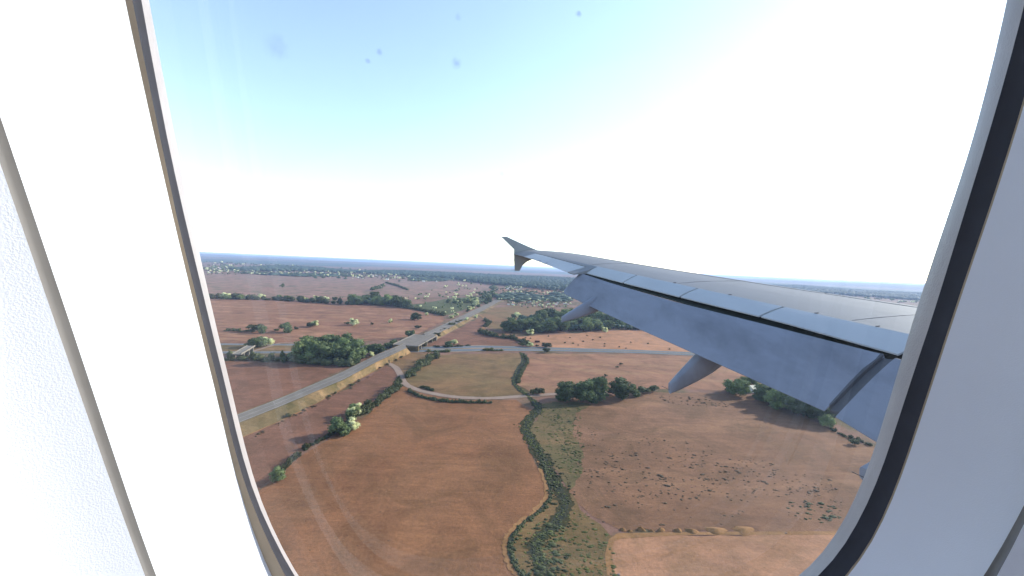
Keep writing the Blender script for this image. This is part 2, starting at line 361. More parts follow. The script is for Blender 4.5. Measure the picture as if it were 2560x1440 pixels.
# the small bridge at the left
T = empty('farm_bridge', (0, 0, 0)); tag(T, 'small grey flyover with an open side beside the pale trees at the left window edge', 'bridge')
q0, q1 = G(592, 886, 5), G(628, 865, 5)
obj('deck', box_mesh('deck', q0, q1, 6, 4.6, 5.3, MAT['concrete']), T)
for s in (1, -1):
    d2 = (q1 - q0)[:2]; d2 /= np.linalg.norm(d2); n2 = np.array([-d2[1], d2[0]]) * s * 2.85
    obj('parapet', box_mesh('parapet', q0[:2] + n2, q1[:2] + n2, .3, 5.31, 5.9, MAT['concrete']), T)
for t in (.25, .6, .92):
    c = (q0 * (1 - t) + q1 * t)[:2]; d2 = (q1 - q0)[:2] / np.linalg.norm((q1 - q0)[:2])
    obj('pier', box_mesh('pier', c - d2 * .6, c + d2 * .6, 5.0, 0, 4.6, MAT['concrete']), T)
strip('farm_road', [G(430, 916)[:2], G(560, 897)[:2], G(600, 889)[:2]], 3, 3, .15, MAT['track'], .2)
strip('farm_road', [q1[:2], G(700, 858)[:2], G(800, 858)[:2]], 2.0, 2.0, .18, MAT['track'], .2)

# lane that curls away from the road, and its tunnel mouth
lane = smooth_line(gp([(958, 905), (972, 909), (990, 920), (1001, 938), (1010, 957), (1034, 971), (1080, 984), (1140, 993), (1220, 996), (1310, 991), (1400, 985), (1520, 980), (1640, 974)]))
strip('lane', lane, 2.3, 2.3, .19, MAT['track'], .15)
strip('field_path', gp([(1006, 958), (992, 972), (960, 992)]), .8, .8, .15, MAT['track'], .1)
strip('far_lane', smooth_line(gp([(1180, 772), (1212, 797), (1224, 808), (1208, 820), (1238, 832), (1292, 839)])), 1.8, 1.8, .15, MAT['bank'], .2)
strip('far_lane', gp([(1250, 752), (1330, 742), (1420, 733)]), 2.5, 2.5, .15, MAT['bank'], .3)
T = empty('tunnel_mouth', (0, 0, 0)); tag(T, 'dark underpass mouth in the yellow embankment where the curling lane begins', 'tunnel')
c0, c1 = G(948, 905, 1.5), G(968, 909, 0)
obj('opening_shade', box_mesh('opening_shade', G(952, 902), G(966, 909), 5.0, 0, 2.6, MAT['glassdark']), T)  # solid box, its dark colour stands for the shade inside
obj('headwall', box_mesh('headwall', G(950, 899), G(958, 902), 8, 0, 3.4, MAT['concrete']), T)

# ---------------------------------------------------------------- foliage
def ico(sub):
    import bmesh
    bm = bmesh.new(); bmesh.ops.create_icosphere(bm, subdivisions=sub, radius=1.0)
    v = np.array([x.co[:] for x in bm.verts]); f = np.array([[x.index for x in q.verts] for q in bm.faces]); bm.free(); return v, f

def blob_template(sub, cards, seed):
    g = np.random.default_rng(seed)
    v, f = ico(sub); d = v.copy()
    ph = g.uniform(0, 6, (3, 3)); fr = g.uniform(1.5, 4, (3, 3))
    nz = sum(np.sin(v @ fr[k] + ph[k].sum()) for k in range(3)) / 3
    v = v * (0.78 + 0.15 * nz[:, None] + g.normal(0, .045, (len(v), 1)))
    V = [v]; T = [f]; n0 = len(v)
    if cards:
        u_ = g.normal(size=(cards, 3)); u_ /= np.linalg.norm(u_, axis=1)[:, None]
        c = u_ * g.uniform(.72, 1.2, (cards, 1)); s = g.uniform(.14, .34, (cards, 1))
        a = g.normal(size=(cards, 3)); a /= np.linalg.norm(a, axis=1)[:, None]
        b = np.cross(a, g.normal(size=(cards, 3))); b /= np.linalg.norm(b, axis=1)[:, None]
        tri = np.stack([c + a * s, c - a * s * .6 + b * s, c - a * s * .5 - b * s], 1).reshape(-1, 3)
        V.append(tri); T.append(n0 + np.arange(cards * 3).reshape(-1, 3))
    return np.vstack(V), np.vstack(T)
TPL = {'near': [blob_template(2, 95, s) for s in range(5)], 'low': [blob_template(2, 14, 20 + s) for s in range(4)],
       'far': [blob_template(1, 0, 40 + s) for s in range(4)]}

def foliage_mesh(name, blobs, mats, lod='near', mat_of=None):
    """blobs: (x, y, z, rx, ry, rz); merges one template per blob"""
    VV = []; FF = []; MI = []; off = 0
    for i, (x, y, z, rx, ry, rz) in enumerate(blobs):
        v, f = TPL[lod][rng.integers(len(TPL[lod]))]
        a = rng.uniform(0, 6.28); ca, sa = math.cos(a), math.sin(a)
        w = v @ np.array([[ca, sa, 0], [-sa, ca, 0], [0, 0, 1]])
        VV.append(w * np.array([rx, ry, rz]) + np.array([x, y, z])); FF.append(f + off); off += len(v)
        MI.append(np.full(len(f), mat_of(i) if mat_of else 0))
    V = np.vstack(VV).astype(np.float32); F = np.vstack(FF).astype(np.int32)
    me = bpy.data.meshes.new(name)
    me.vertices.add(len(V)); me.vertices.foreach_set('co', V.ravel())
    me.loops.add(F.size); me.loops.foreach_set('vertex_index', F.ravel())
    me.polygons.add(len(F)); me.polygons.foreach_set('loop_start', np.arange(0, F.size, 3, dtype=np.int32))
    me.polygons.foreach_set('loop_total', np.full(len(F), 3, dtype=np.int32))
    for m in mats: me.materials.append(m)
    me.polygons.foreach_set('material_index', np.concatenate(MI).astype(np.int32))
    me.update(calc_edges=True)
    return me

def crown_blobs(g, H=1.0, spread=.42, n=14):
    out = []
    for i in range(n):
        t = i / n; a = i * 2.4 + g.uniform(-.5, .5); hgt = g.uniform(.20, .84)
        rad = spread * math.sqrt(max(.05, 1 - ((hgt - .5) / .45) ** 2)) * g.uniform(.35, 1.0)
        s = g.uniform(.13, .23)
        out.append((rad * math.cos(a), rad * math.sin(a), hgt, s * 1.15, s * 1.1, s * g.uniform(.75, 1.0)))
    out.append((0, 0, .5, spread * .62, spread * .62, .30)); return out

def trunk_mesh(g, mat):
    V = []; F = []
    def limb(p0, p1, r0, r1):
        p0 = np.array(p0); p1 = np.array(p1); d = p1 - p0; d /= np.linalg.norm(d)
        a = np.cross(d, [0.3, 1, .1]); a /= np.linalg.norm(a); b = np.cross(d, a); o = len(V)
        for p, rr in ((p0, r0), (p1, r1)):
            for k in range(6): V.append(tuple(p + rr * (a * math.cos(k * 1.047) + b * math.sin(k * 1.047))))
        for k in range(6): F.append((o + k, o + (k + 1) % 6, o + 6 + (k + 1) % 6, o + 6 + k))
    limb((0, 0, -.02), (.01, 0, .35), .032, .022); limb((.01, 0, .33), (0.02, .03, .62), .02, .01)
    for k in range(4):
        a = k * 1.6 + g.uniform(0, .6); limb((.01, 0, .28 + .04 * k), (.22 * math.cos(a), .22 * math.sin(a), .55), .013, .006)
    return mesh_from('trunk', V, F, [mat], True)

PROTO = {}
for kind, mats, nvar, spread, nb_, lod in (
    ('dark', ['leafd'], 5, .40, 15, 'near'), ('green', ['leafg'], 4, .42, 14, 'near'),
    ('blossom', ['blossom', 'leafg'], 3, .42, 12, 'near'), ('shrub', ['hedge'], 3, .62, 8, 'near'),
    ('darkfar', ['leafd'], 3, .42, 7, 'far'), ('blossomfar', ['blossom', 'leafg'], 3, .45, 6, 'far')):
    PROTO[kind] = []
    for v in range(nvar):
        g = np.random.default_rng(100 + v + 17 * len(kind))
        bl = crown_blobs(g, 1, spread, nb_)
        me = foliage_mesh('crown', bl, [MAT[m] for m in mats], lod, (lambda i: int(i % 4 == 3)) if len(mats) > 1 else None)
        PROTO[kind].append((me, trunk_mesh(g, MAT['bark'])))

def tree(px, py, hpx, kind, label, cat='tree', group=None, name='tree', xy=None, hm=None):
    p = G(px, py) if xy is None else np.array([xy[0], xy[1], 0])
    D = math.hypot(p[0], p[1]); h = hm or hpx / FPX * math.hypot(D, ALT)
    h = min(h, 26)
    far = D > 900 and kind in ('dark', 'green', 'blossom')
    k = (('blossomfar' if kind == 'blossom' else 'darkfar') if far else kind)
    v = rng.integers(len(PROTO[k])); me, tr = PROTO[k][v]
    t = empty(name, (p[0], p[1], 0)); t.rotation_euler = (0, 0, rng.uniform(0, 6.28))
    sw = h * rng.uniform(.95, 1.3)
    t.scale = (sw, sw * rng.uniform(.88, 1.12), h)
    tag(t, label, cat, group)
    obj('crown', me, t); obj('trunk', tr, t)
    return t

def inside(poly, x, y):
    c = False; n_ = len(poly)
    for i in range(n_):
        x1, y1 = poly[i]; x2, y2 = poly[(i + 1) % n_]
        if (y1 > y) != (y2 > y) and x < (x2 - x1) * (y - y1) / (y2 - y1) + x1: c = not c
    return c

def scatter(poly, n_, mind=0.0):
    xs = [p[0] for p in poly]; ys = [p[1] for p in poly]; out = []; tries = 0
    while len(out) < n_ and tries < n_ * 60:
        tries += 1; x, y = rng.uniform(min(xs), max(xs)), rng.uniform(min(ys), max(ys))
        if inside(poly, x, y) and all(abs(x - a) + 2.5 * abs(y - b) > mind for a, b in out): out.append((x, y))
    return out

# single trees that can be pointed at
SINGLES = [
 (848, 1087, 38, 'dark', 'round dark green tree in the field hedge, left of a pale blossoming tree'),
 (880, 1075, 27, 'blossom', 'pale yellow blossoming tree, lower of the two pale ones in the diagonal hedge'),
 (887, 1038, 27, 'blossom', 'pale yellow blossoming tree, upper of the two pale ones in the diagonal hedge'),
 (876, 1050, 22, 'dark', 'small dark tree between the two pale blossoming trees of the diagonal hedge'),
 (695, 1203, 28, 'green', 'small leafy tree at the lower end of the diagonal hedge'),
 (1413, 1004, 50, 'dark', 'broad dark tree at the left end of the group by the brook lane'),
 (1432, 999, 40, 'dark', 'smaller tree squeezed between the two broad trees left of the brook lane group'),
 (1458, 1004, 52, 'dark', 'tall dark tree in the middle of the group by the brook lane'),
 (1490, 1001, 56, 'dark', 'tallest dark tree, right end of the dense group by the brook lane'),
 (1556, 997, 47, 'dark', 'lone round tree right of the dense group along the brook lane'),
 (1530, 986, 18, 'shrub', 'low dark bush left of the lone round tree on the brook lane'),
 (1584, 990, 27, 'dark', 'small dark tree just right of the lone round tree'),
 (1606, 984, 20, 'shrub', 'low bush between the small tree and the last dark bush of the lane row'),
 (1632, 980, 17, 'shrub', 'last dark bush of the lane row, next to the flap fairing'),
 (1350, 985, 17, 'shrub', 'dark bush beside the lane just right of the brook crossing'),
 (1334, 986, 15, 'shrub', 'dark bush on the brook crossing of the lane'),
 (1832, 984, 36, 'green', 'sunlit bright green tree left of the pale roofed shed'),
 (1850, 990, 44, 'green', 'larger bright green tree in front of the pale roofed shed'),
 (1868, 972, 34, 'green', 'yellow green tree behind the pale roofed shed'),
 (1908, 1004, 46, 'dark', 'dark tree right of the pale roofed shed'),
 (1928, 1010, 48, 'green', 'light topped tree second right of the pale roofed shed'),
 (1948, 1022, 52, 'green', 'leafy tree third right of the pale roofed shed'),
 (1972, 1026, 54, 'dark', 'dark tree halfway along the wood edge under the wing'),
 (1996, 1038, 56, 'dark', 'dark tree in the wood edge, casting a long shadow left'),
 (2022, 1044, 56, 'dark', 'tall dark tree near the right end of the wood edge under the wing'),
 (2048, 1052, 52, 'dark', 'second to last dark tree of the wood edge under the wing'),
 (2066, 1066, 30, 'green', 'small yellow green tree ending the wood edge under the wing'),
 (2136, 1112, 13, 'shrub', 'dark bush on the grassy strip at the right window edge'),
 (1366, 882, 15, 'shrub', 'square dark bush standing on the near motorway verge'),
 (1367, 869, 14, 'shrub', 'brown bush on the far motorway verge above the square bush'),
 (1325, 867, 12, 'blossom', 'pale blossoming tree beside the motorway where the field hedge ends'),
 (1307, 866, 12, 'shrub', 'dark bush left of the pale tree beside the motorway'),
 (1342, 867, 7, 'shrub', 'low dark bush right of the pale tree beside the motorway'),
 (1121, 868, 16, 'dark', 'dark tree beside the motorway just right of the bridge'),
 (1136, 862, 15, 'blossom', 'pale blossoming tree beside the dark tree above the motorway'),
 (1326, 837, 15, 'blossom', 'bright pale tree at the lower left edge of the large wood'),
 (1513, 830, 13, 'blossom', 'bright pale tree at the lower right edge of the large wood'),
 (1292, 795, 16, 'blossom', 'pale tree on its own left of the large wood top'),
 (1284, 797, 12, 'dark', 'dark green tree behind the lone pale tree left of the large wood'),
 (929, 893, 15, 'blossom', 'pale yellow tree at the right end of the wood next to the main road'),
 (632, 869, 20, 'green', 'leafy tree right beside the small flyover'),
 (650, 869, 24, 'green', 'middle tree of the three by the small flyover'),
 (667, 866, 20, 'blossom', 'pale yellow tree, rightmost by the small flyover'),
 (636, 830, 19, 'shrub', 'leftmost dark bush in the streaky field above the small flyover'),
 (655, 834, 18, 'dark', 'dark tree second from left in the streaky field'),
 (716, 831, 22, 'dark', 'green tree with a dark foot in the middle of the streaky field row'),
 (692, 828, 7, 'shrub', 'low bush just left of the middle tree in the streaky field row'),
 (740, 824, 7, 'shrub', 'low bush just right of the middle tree in the streaky field row'),
 (776, 818, 13, 'shrub', 'grey green bush left of a pale tree in the streaky field'),
 (788, 816, 14, 'blossom', 'pale topped tree over a grey green bush in the streaky field'),
 (868, 812, 9, 'shrub', 'low bush left of the bright yellow tree in the streaky field'),
 (885, 813, 17, 'blossom', 'bright yellow white tree in the middle of the streaky field'),
 (930, 812, 6, 'shrub', 'flat dark bush between two pale trees in the streaky field'),
 (976, 808, 12, 'blossom', 'small lone white tree at the right of the streaky field'),
 (1036, 799, 18, 'dark', 'green tree at the right corner of the streaky field, near an orange bare patch'),
 (1045, 800, 15, 'shrub', 'dark bush touching the tree at the right corner of the streaky field'),
 (1066, 789, 9, 'blossom', 'pale little tree beyond the orange bare patch'),
 (1045, 822, 11, 'shrub', 'brown bush below the orange bare patch'),
 (1026, 846, 22, 'dark', 'dark round tree close to the far side of the main road'),
 (1005, 858, 10, 'shrub', 'low bush left of the dark round tree beside the main road'),
 (985, 868, 18, 'dark', 'dark tree on the far verge just left of the road bridge'),
 (972, 872, 16, 'dark', 'dark bush like tree left of the road bridge behind the verge'),
 (705, 720, 12, 'dark', 'lone dark tree in the far mauve field'),
 (1141, 729, 9, 'dark', 'lone dark tree in the far field right of centre'),
 (1128, 797, 11, 'blossom', 'pale tree on the far road verge, lower of the two close together'),
 (1139, 791, 10, 'blossom', 'pale tree on the far road verge, upper of the two close together'),
 (1174, 775, 11, 'blossom', 'pale tree on the far road verge near the green field'),
 (1166, 803, 11, 'blossom', 'pale tree on the near road verge at the end of the bush row'),
 (1189, 795, 9, 'blossom', 'pale tree where the far curling lane leaves the road'),
 (1022, 766, 9, 'blossom', 'pale tree at the top edge of the streaky field, right of the dark wood'),
]
for x, y, h, k, lb in SINGLES:
    if 1820 < x < 2080: h *= .82
    tree(x, y, h, k, lb, 'bush' if k == 'shrub' else 'tree', name='bush' if k == 'shrub' else 'tree')

def cluster(poly, n_, hr, kinds, label, group, mind=6):
    xs = [q[0] for q in poly]; ys = [q[1] for q in poly]; xm, ym = (min(xs) + max(xs)) / 2, (min(ys) + max(ys)) / 2; x3 = (max(xs) - min(xs)) / 6
    for (x, y) in sorted(scatter(poly, n_, mind), key=lambda q: q[1]):
        k = kinds[rng.integers(len(kinds))]
        lb = label.replace('KIND', {'dark': 'dark green', 'green': 'light green', 'blossom': 'pale blossoming', 'shrub': 'low dark'}[k])
        if n_ >= 12: lb = lb + ', ' + ('left' if x < xm - x3 else 'right' if x > xm + x3 else 'middle') + (' front' if y > ym else ' back')
        tree(x, y, rng.uniform(*hr), k, lb, 'bush' if k == 'shrub' else 'tree', group, 'bush' if k == 'shrub' else 'tree')
cluster([(740, 896), (800, 888), (880, 886), (905, 898), (880, 908), (760, 906)], 17, (38, 58), ['dark', 'dark', 'green'], 'KIND tree in the dense wood left of the main road', 'trees of the wood left of the main road', 12)
cluster([(715, 898), (760, 892), (760, 906), (720, 906)], 5, (18, 30), ['dark', 'green'], 'KIND smaller tree at the left tip of the wood by the motorway', 'trees at the left tip of the wood', 8)
cluster([(890, 890), (955, 884), (950, 890), (900, 912), (875, 915)], 9, (16, 28), ['dark'], 'KIND low tree between the wood and the main road', 'trees squeezed between wood and road', 8)
cluster([(1262, 826), (1330, 812), (1360, 800), (1440, 796), (1560, 806), (1640, 826), (1560, 826), (1400, 832), (1262, 836)], 62, (20, 34), ['dark', 'dark', 'green'], 'KIND tree in the large wood above the orange field', 'trees of the large wood', 9)
cluster([(872, 757), (900, 752), (960, 752), (1000, 762), (1030, 766), (1020, 770), (930, 764), (872, 762)], 24, (12, 27), ['dark', 'dark', 'green'], 'KIND tree in the wood above the streaky field', 'trees of the wood above the streaky field', 6)
cluster([(925, 722), (960, 716), (960, 728), (930, 730)], 6, (10, 16), ['dark'], 'KIND tree in the small far copse', 'trees of the small far copse', 5)
cluster([(1205, 752), (1225, 725), (1236, 722), (1236, 745), (1220, 758)], 12, (12, 22), ['dark'], 'KIND tree in the belt at the far road end', 'trees at the far road end', 4)
cluster([(1130, 745), (1200, 738), (1200, 762), (1140, 772), (1110, 762)], 16, (7, 15), ['dark', 'blossom', 'green'], 'KIND tree scattered over the far green field', 'trees scattered on the far green field', 5)
cluster([(1180, 762), (1235, 748), (1238, 752), (1190, 772), (1165, 782)], 10, (6, 10), ['blossom', 'dark'], 'KIND tree on the far verge of the main road near its end', 'trees on the far verge', 4)

# bushes down the near side of the road
for x, y, h in ((1036, 868, 12), (1046, 867, 9), (1055, 868, 15), (1064, 861, 12), (1076, 855, 11), (1083, 847, 8), (1092, 843, 13), (1104, 832, 9), (1113, 828, 10), (1128, 817, 12), (1134, 815, 9), (1144, 810, 9), (1152, 806, 9),
                (1002, 895, 6), (1012, 888, 6), (990, 902, 5), (968, 913, 6), (880, 964, 6), (897, 955, 5), (838, 985, 6), (822, 993, 5), (720, 1043, 8), (950, 921, 5)):
    tree(x, y, h, 'shrub', 'low dark bush along the near foot of the main road, ' + ('beyond' if x > 1030 else 'this side of') + ' the bridge', 'bush', 'bushes along the near foot of the road', 'bush')

# small shrubs in the orange field and below
pts = [(590, 358), (688, 368), (1050, 325), (1480, 355), (1380, 455), (1540, 470), (1645, 505), (1740, 430), (1820, 313), (1935, 400), (2085, 350), (2170, 480), (2170, 525), (2465, 540)]
for a, b2 in pts:
    tree(1240 + a / 8, 801 + b2 / 8, 3.4, 'shrub', 'tiny dark shrub dotted over the orange field above the motorway', 'bush', 'tiny shrubs on the orange field', 'shrub')
for a, b2 in ((1565, 872), (1577, 857), (1620, 860), (1674, 874)):
    tree(a, b2, 3.4, 'shrub', 'tiny dark shrub dotted over the orange field above the motorway', 'bush', 'tiny shrubs on the orange field', 'shrub')
for a, b2, lb in ((1514, 941, 'small dark bush standing alone in the pink field above the lane'), (1543, 920, 'lower left bush of the short slanting row in the pink field'), (1552, 912, 'upper right bush of the short slanting row in the pink field')):
    tree(a, b2, 6, 'shrub', lb, 'bush', None, 'bush')

# hedges
def hedge(pxs, w, h, label, matname='hedge', gap=0.0, lod='low', taper=None, name='hedge', cat='hedge', dens_=1.0):
    L = smooth_line(gp(pxs), 10); blobs = []; acc = 0; tot = sum(np.linalg.norm(L[i + 1] - L[i]) for i in range(len(L) - 1)); s = 0
    for i in range(len(L) - 1):
        seg = np.linalg.norm(L[i + 1] - L[i]); k = max(1, int(seg / (w * .30) * dens_))
        for j in range(k):
            t = (s + seg * j / k) / tot
            if rng.uniform() < gap: continue
            ww = w * (taper(t) if taper else 1) * rng.uniform(.6, 1.25); hh = h * (taper(t) if taper else 1) * rng.choice([.5, .75, .9, 1.1, 1.45]) * rng.uniform(.85, 1.15)
            p = L[i] + (L[i + 1] - L[i]) * j / k + rng.normal(0, w * .22, 2)
            blobs.append((p[0], p[1], hh * .42, ww * .55, ww * .55, hh * .58))
        s += seg
    me = foliage_mesh(name, blobs, [MAT[matname]], 'near' if w < 6.5 else lod)
    return tag(obj(name, me), label, cat)
hedge([(996, 968), (965, 990), (925, 1022), (895, 1042)], 4.2, 3.6, 'thick dark hedge running down left from the lane junction')
hedge([(870, 1062), (820, 1092), (770, 1120), (735, 1148), (690, 1195)], 1.6, 1.6, 'thin low hedge continuing down left below the pale trees', gap=.15)
hedge([(1093, 889), (1060, 912), (1036, 930), (1020, 944)], 4.2, 3.8, 'dark hedge between the two olive fields above the lane junction')
hedge([(1020, 977), (1045, 990), (1090, 1001), (1140, 1006), (1230, 1008)], 1.7, 1.3, 'dark hedge hugging the outer side of the curling lane')
hedge([(1055, 968), (1085, 978)], 1.6, 1.3, 'short hedge on the inner side of the curling lane')
hedge([(996, 945), (1003, 958)], 1.6, 1.4, 'short dark hedge left of the lane above the junction')
hedge([(500, 746), (600, 748), (700, 751), (780, 756), (872, 762)], 13, 8.5, 'long dark green hedgerow across the far edge of the streaky field', lod='low', gap=.1)
hedge([(1000, 768), (1060, 778), (1110, 790)], 6, 4, 'dark hedge bordering the green field above the streaky field')
hedge([(500, 903), (620, 900), (720, 903), (800, 912), (880, 916)], 7, 5, 'dark hedge at the near side of the motorway left of the road')
hedge([(1200, 832), (1240, 843), (1290, 848)], 5, 3.5, 'dark hedge under the far curling lane')
hedge([(1275, 845), (1300, 853), (1325, 863)], 4, 2.8, 'dark hedge slanting from the large wood to the motorway')
hedge([(1212, 800), (1222, 808), (1213, 818)], 4, 2.5, 'short hedge in the bend of the far curling lane')
hedge([(965, 707), (1000, 718), (1020, 726)], 8, 5, 'far hedge slanting through the mauve field', gap=.3)
hedge([(640, 828), (560, 828)], 4, 2.0, 'low flat hedge left of the bushes in the streaky field', gap=.3)
hedge([(870, 935), (820, 955), (760, 985), (690, 1015)], 1.5, 1.2, 'thin hedge at the far foot of the road embankment', gap=.4)
hedge([(1312, 888), (1318, 905), (1302, 935), (1296, 958)], 2.2, 1.3, 'dark hedge on the right bank of the upper brook')
hedge([(1210, 876), (1230, 877), (1255, 877)], 3, 1.6, 'green hedge tuft on the near motorway verge', 'reed')
hedge([(1070, 879), (1100, 880), (1120, 880)], 3, 1.6, 'green hedge tuft on the motorway verge right of the bridge', 'reed')
hedge([(1080, 866), (1110, 868), (1180, 864)], 3, 1.2, 'low hedge on the far motorway verge right of the bridge', gap=.3)
hedge([(2080, 1075), (2110, 1090), (2140, 1100), (2190, 1120)], 1.6, 1.2, 'dark broken hedge on the grass strip at the right window edge', gap=.3)

# growth along the brook, on a rough margin with shade put into its dark colour
mg = simple_mat('brook_margin_soil_and_shade', (0.055, 0.045, 0.022), .95, .05, c2=(0.03, 0.03, 0.014), scale=.5)
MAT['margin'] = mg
nb_ = len(brook_l)
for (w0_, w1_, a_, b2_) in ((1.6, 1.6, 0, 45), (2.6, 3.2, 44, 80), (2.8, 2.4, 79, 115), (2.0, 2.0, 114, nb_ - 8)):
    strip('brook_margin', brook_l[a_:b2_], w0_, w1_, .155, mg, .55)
blobs = []; mi = []
for i, p in enumerate(brook_l[:-10]):
    t = i / len(brook_l); D = math.hypot(p[0], p[1])
    width = np.interp(i, [0, 40, 50, 60, 80, 100, 130, 160], [2.5, 3, 5.5, 6.5, 5, 3.5, 3.2, 3.2])
    for j in range(18):
        q = p + rng.normal(0, width * (.26 if i < 95 else .30), 2); s = rng.uniform(.2, .55) * (1 if i < 95 else .7)
        if i > 95 and rng.uniform() < .35: continue
        blobs.append((q[0], q[1], s * .35, s, s, s * .7)); mi.append(int(rng.uniform() < (.6 + .2 * (i > 75))))
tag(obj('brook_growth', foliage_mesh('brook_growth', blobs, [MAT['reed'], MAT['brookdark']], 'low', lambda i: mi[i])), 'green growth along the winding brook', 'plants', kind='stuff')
blobs = []
for p in bank_l[:-8]:
    for j in range(4):
        q = p + np.array([.5, 0]) + rng.normal(0, .45, 2); s = rng.uniform(.25, .7); blobs.append((q[0], q[1], s * .3, s, s, s * .7))
tag(obj('bank_growth', foliage_mesh('bank_growth', blobs, [MAT['hedge']], 'low')), 'dark growth along the curved ditch', 'plants', kind='stuff')
# tussocks and scrub on the grazed field, in loose groups
def tussocks(name, poly, n_, smin, smax, mat, clump=0.6, flat=.45):
    cs = scatter(poly, max(3, int(n_ / 9))); blobs = []
    for k in range(n_):
        if rng.uniform() < clump:
            c = cs[rng.integers(len(cs))]; x, y = c[0] + rng.normal(0, 14), c[1] + rng.normal(0, 6)
            if not inside(poly, x, y): continue
        else:
            q = scatter(poly, 1)
            if not q: continue
            x, y = q[0]
        p = G(x, y); s = rng.uniform(smin, smax) * (1 if rng.uniform() < .8 else 1.6)
        blobs.append((p[0], p[1], s * .15, s * rng.uniform(.8, 1.7), s * rng.uniform(.5, 1.1), s * flat * rng.uniform(.7, 1.3)))
    tag(obj(name, foliage_mesh(name, blobs, [MAT[mat]], 'low')), 'loose tufts over rough ground', 'plants', kind='stuff')
tussocks('tussocks', [(1450, 1060), (1560, 1080), (1760, 1110), (1900, 1150), (2080, 1200), (2100, 1240), (1700, 1250), (1560, 1240), (1470, 1220), (1450, 1150)], 620, .18, .5, 'scrub')
tussocks('tussocks', [(1640, 990), (1760, 990), (1850, 1020), (1700, 1015), (1650, 1005)], 90, .25, .7, 'scrub')
tussocks('tussocks', [(1360, 1020), (1440, 1040), (1460, 1110), (1450, 1180), (1420, 1160), (1380, 1090)], 220, .2, .55, 'hedge')
tussocks('tussocks', [(1960, 1255), (2080, 1250), (2120, 1290), (2060, 1310), (1980, 1290)], 60, .3, .7, 'hedge')
tussocks('tussocks', [(1700, 1200), (2100, 1200), (2120, 1300), (1900, 1320), (1500, 1320), (1500, 1270)], 130, .15, .4, 'scrub')
tussocks('tussocks', [(1290, 1330), (1380, 1270), (1430, 1290), (1380, 1440), (1310, 1435)], 260, .15, .42, 'reed')
tussocks('tussocks', [(1330, 1320), (1410, 1280), (1420, 1300), (1400, 1440), (1335, 1440)], 150, .3, .75, 'hedge')
tussocks('tussocks', [(1390, 1330), (1520, 1330), (1520, 1440), (1400, 1440)], 120, .12, .35, 'reed')
tussocks('tussocks', [(1320, 1110), (1360, 1130), (1410, 1230), (1380, 1250), (1350, 1180)], 90, .25, .6, 'scrub')
tussocks('tussocks', [(700, 1200), (1290, 1010), (1300, 1430), (780, 1440)], 90, .10, .24, 'scrub', .1, .3)
tussocks('tussocks', [(1560, 1350), (2100, 1345), (2080, 1440), (1560, 1440)], 60, .08, .2, 'scrub', .1, .3)
tussocks('tussocks', [(640, 1085), (960, 915), (900, 960), (640, 1095)], 60, .3, .8, 'verge' if False else 'scrub', .2)

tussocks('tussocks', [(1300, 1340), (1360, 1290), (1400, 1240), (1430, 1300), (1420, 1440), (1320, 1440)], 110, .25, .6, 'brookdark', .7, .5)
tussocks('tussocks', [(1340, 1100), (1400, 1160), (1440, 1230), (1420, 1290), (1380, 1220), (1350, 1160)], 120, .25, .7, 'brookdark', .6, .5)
tussocks('grass_tufts', [(1360, 1010), (1450, 1015), (1460, 1120), (1450, 1200), (1400, 1170), (1340, 1070)], 500, .2, .6, 'reed', .5, .3)
tussocks('grass_tufts', [(1400, 1250), (1450, 1270), (1530, 1350), (1540, 1440), (1400, 1440)], 450, .15, .45, 'reed', .5, .3)

# row of dug earth mounds above the pale field
def mound(px, py, w, h, label, i):
    c = G(px, py); g = np.random.default_rng(i); V = []; F = []; K, N = 5, 14
    for k in range(K):
        for s in range(N):
            a = s / N * 6.283; rr = (1 - k / K) * (1 + .18 * math.sin(3 * a + i) + g.normal(0, .05)); V.append((rr * w * math.cos(a), rr * w * .6 * math.sin(a), h * math.sin(k / K * 1.5) * (1 + g.normal(0, .06)) - .05))
    V.append((0, 0, h))
    for k in range(K - 1):
        for s in range(N): F.append((k * N + s, k * N + (s + 1) % N, (k + 1) * N + (s + 1) % N, (k + 1) * N + s))
    for s in range(N): F.append(((K - 1) * N + s, (K - 1) * N + (s + 1) % N, K * N))
    o = obj('earth_mound', mesh_from('earth_mound', V, F, [MAT['bank']], True)); o.location = (c[0], c[1], .05); o.rotation_euler = (0, 0, g.uniform(-.6, .6))
    tag(o, label, 'mound', 'earth mounds above the pale field')
for i, (x, y, w, h, lb) in enumerate(((1557, 1325, 1.0, .7, 'leftmost dark earth mound of the row above the pale field'), (1575, 1328, .8, .5, 'small second earth mound of the row above the pale field'),
    (1602, 1324, 1.3, .9, 'dark pointed earth mound, third from left above the pale field'), (1628, 1327, .9, .5, 'low earth mound left of the two pale lit ones'), (1652, 1327, 1.5, 1.0, 'left one of the two pale lit earth mounds'),
    (1695, 1328, 1.5, .9, 'right one of the two pale lit earth mounds'), (1730, 1329, 2.2, .8, 'broad earth mound right of the pale lit ones'), (1790, 1327, 3.6, .7, 'long flat earth mound at the right of the row'), (1860, 1326, 3.8, .6, 'last long earth mound, farthest right of the row'))):
    mound(x, y, w, h, lb, i)
for i, (x, y, s, lb) in enumerate(((1965, 1334, .3, 'small pale boulder at the right end of the field edge'), (1547, 1438, .35, 'small pale boulder at the bottom edge near the green strip'))):
    v, f = ico(2); g = np.random.default_rng(50 + i); v = v * (1 + g.normal(0, .12, (len(v), 1))) * np.array([1.2, .9, .7]) * s; c = G(x, y)
    o = obj('boulder', mesh_from('boulder', v, f, [MAT['concrete']])); o.location = (c[0], c[1], s * .4); tag(o, lb, 'boulder')

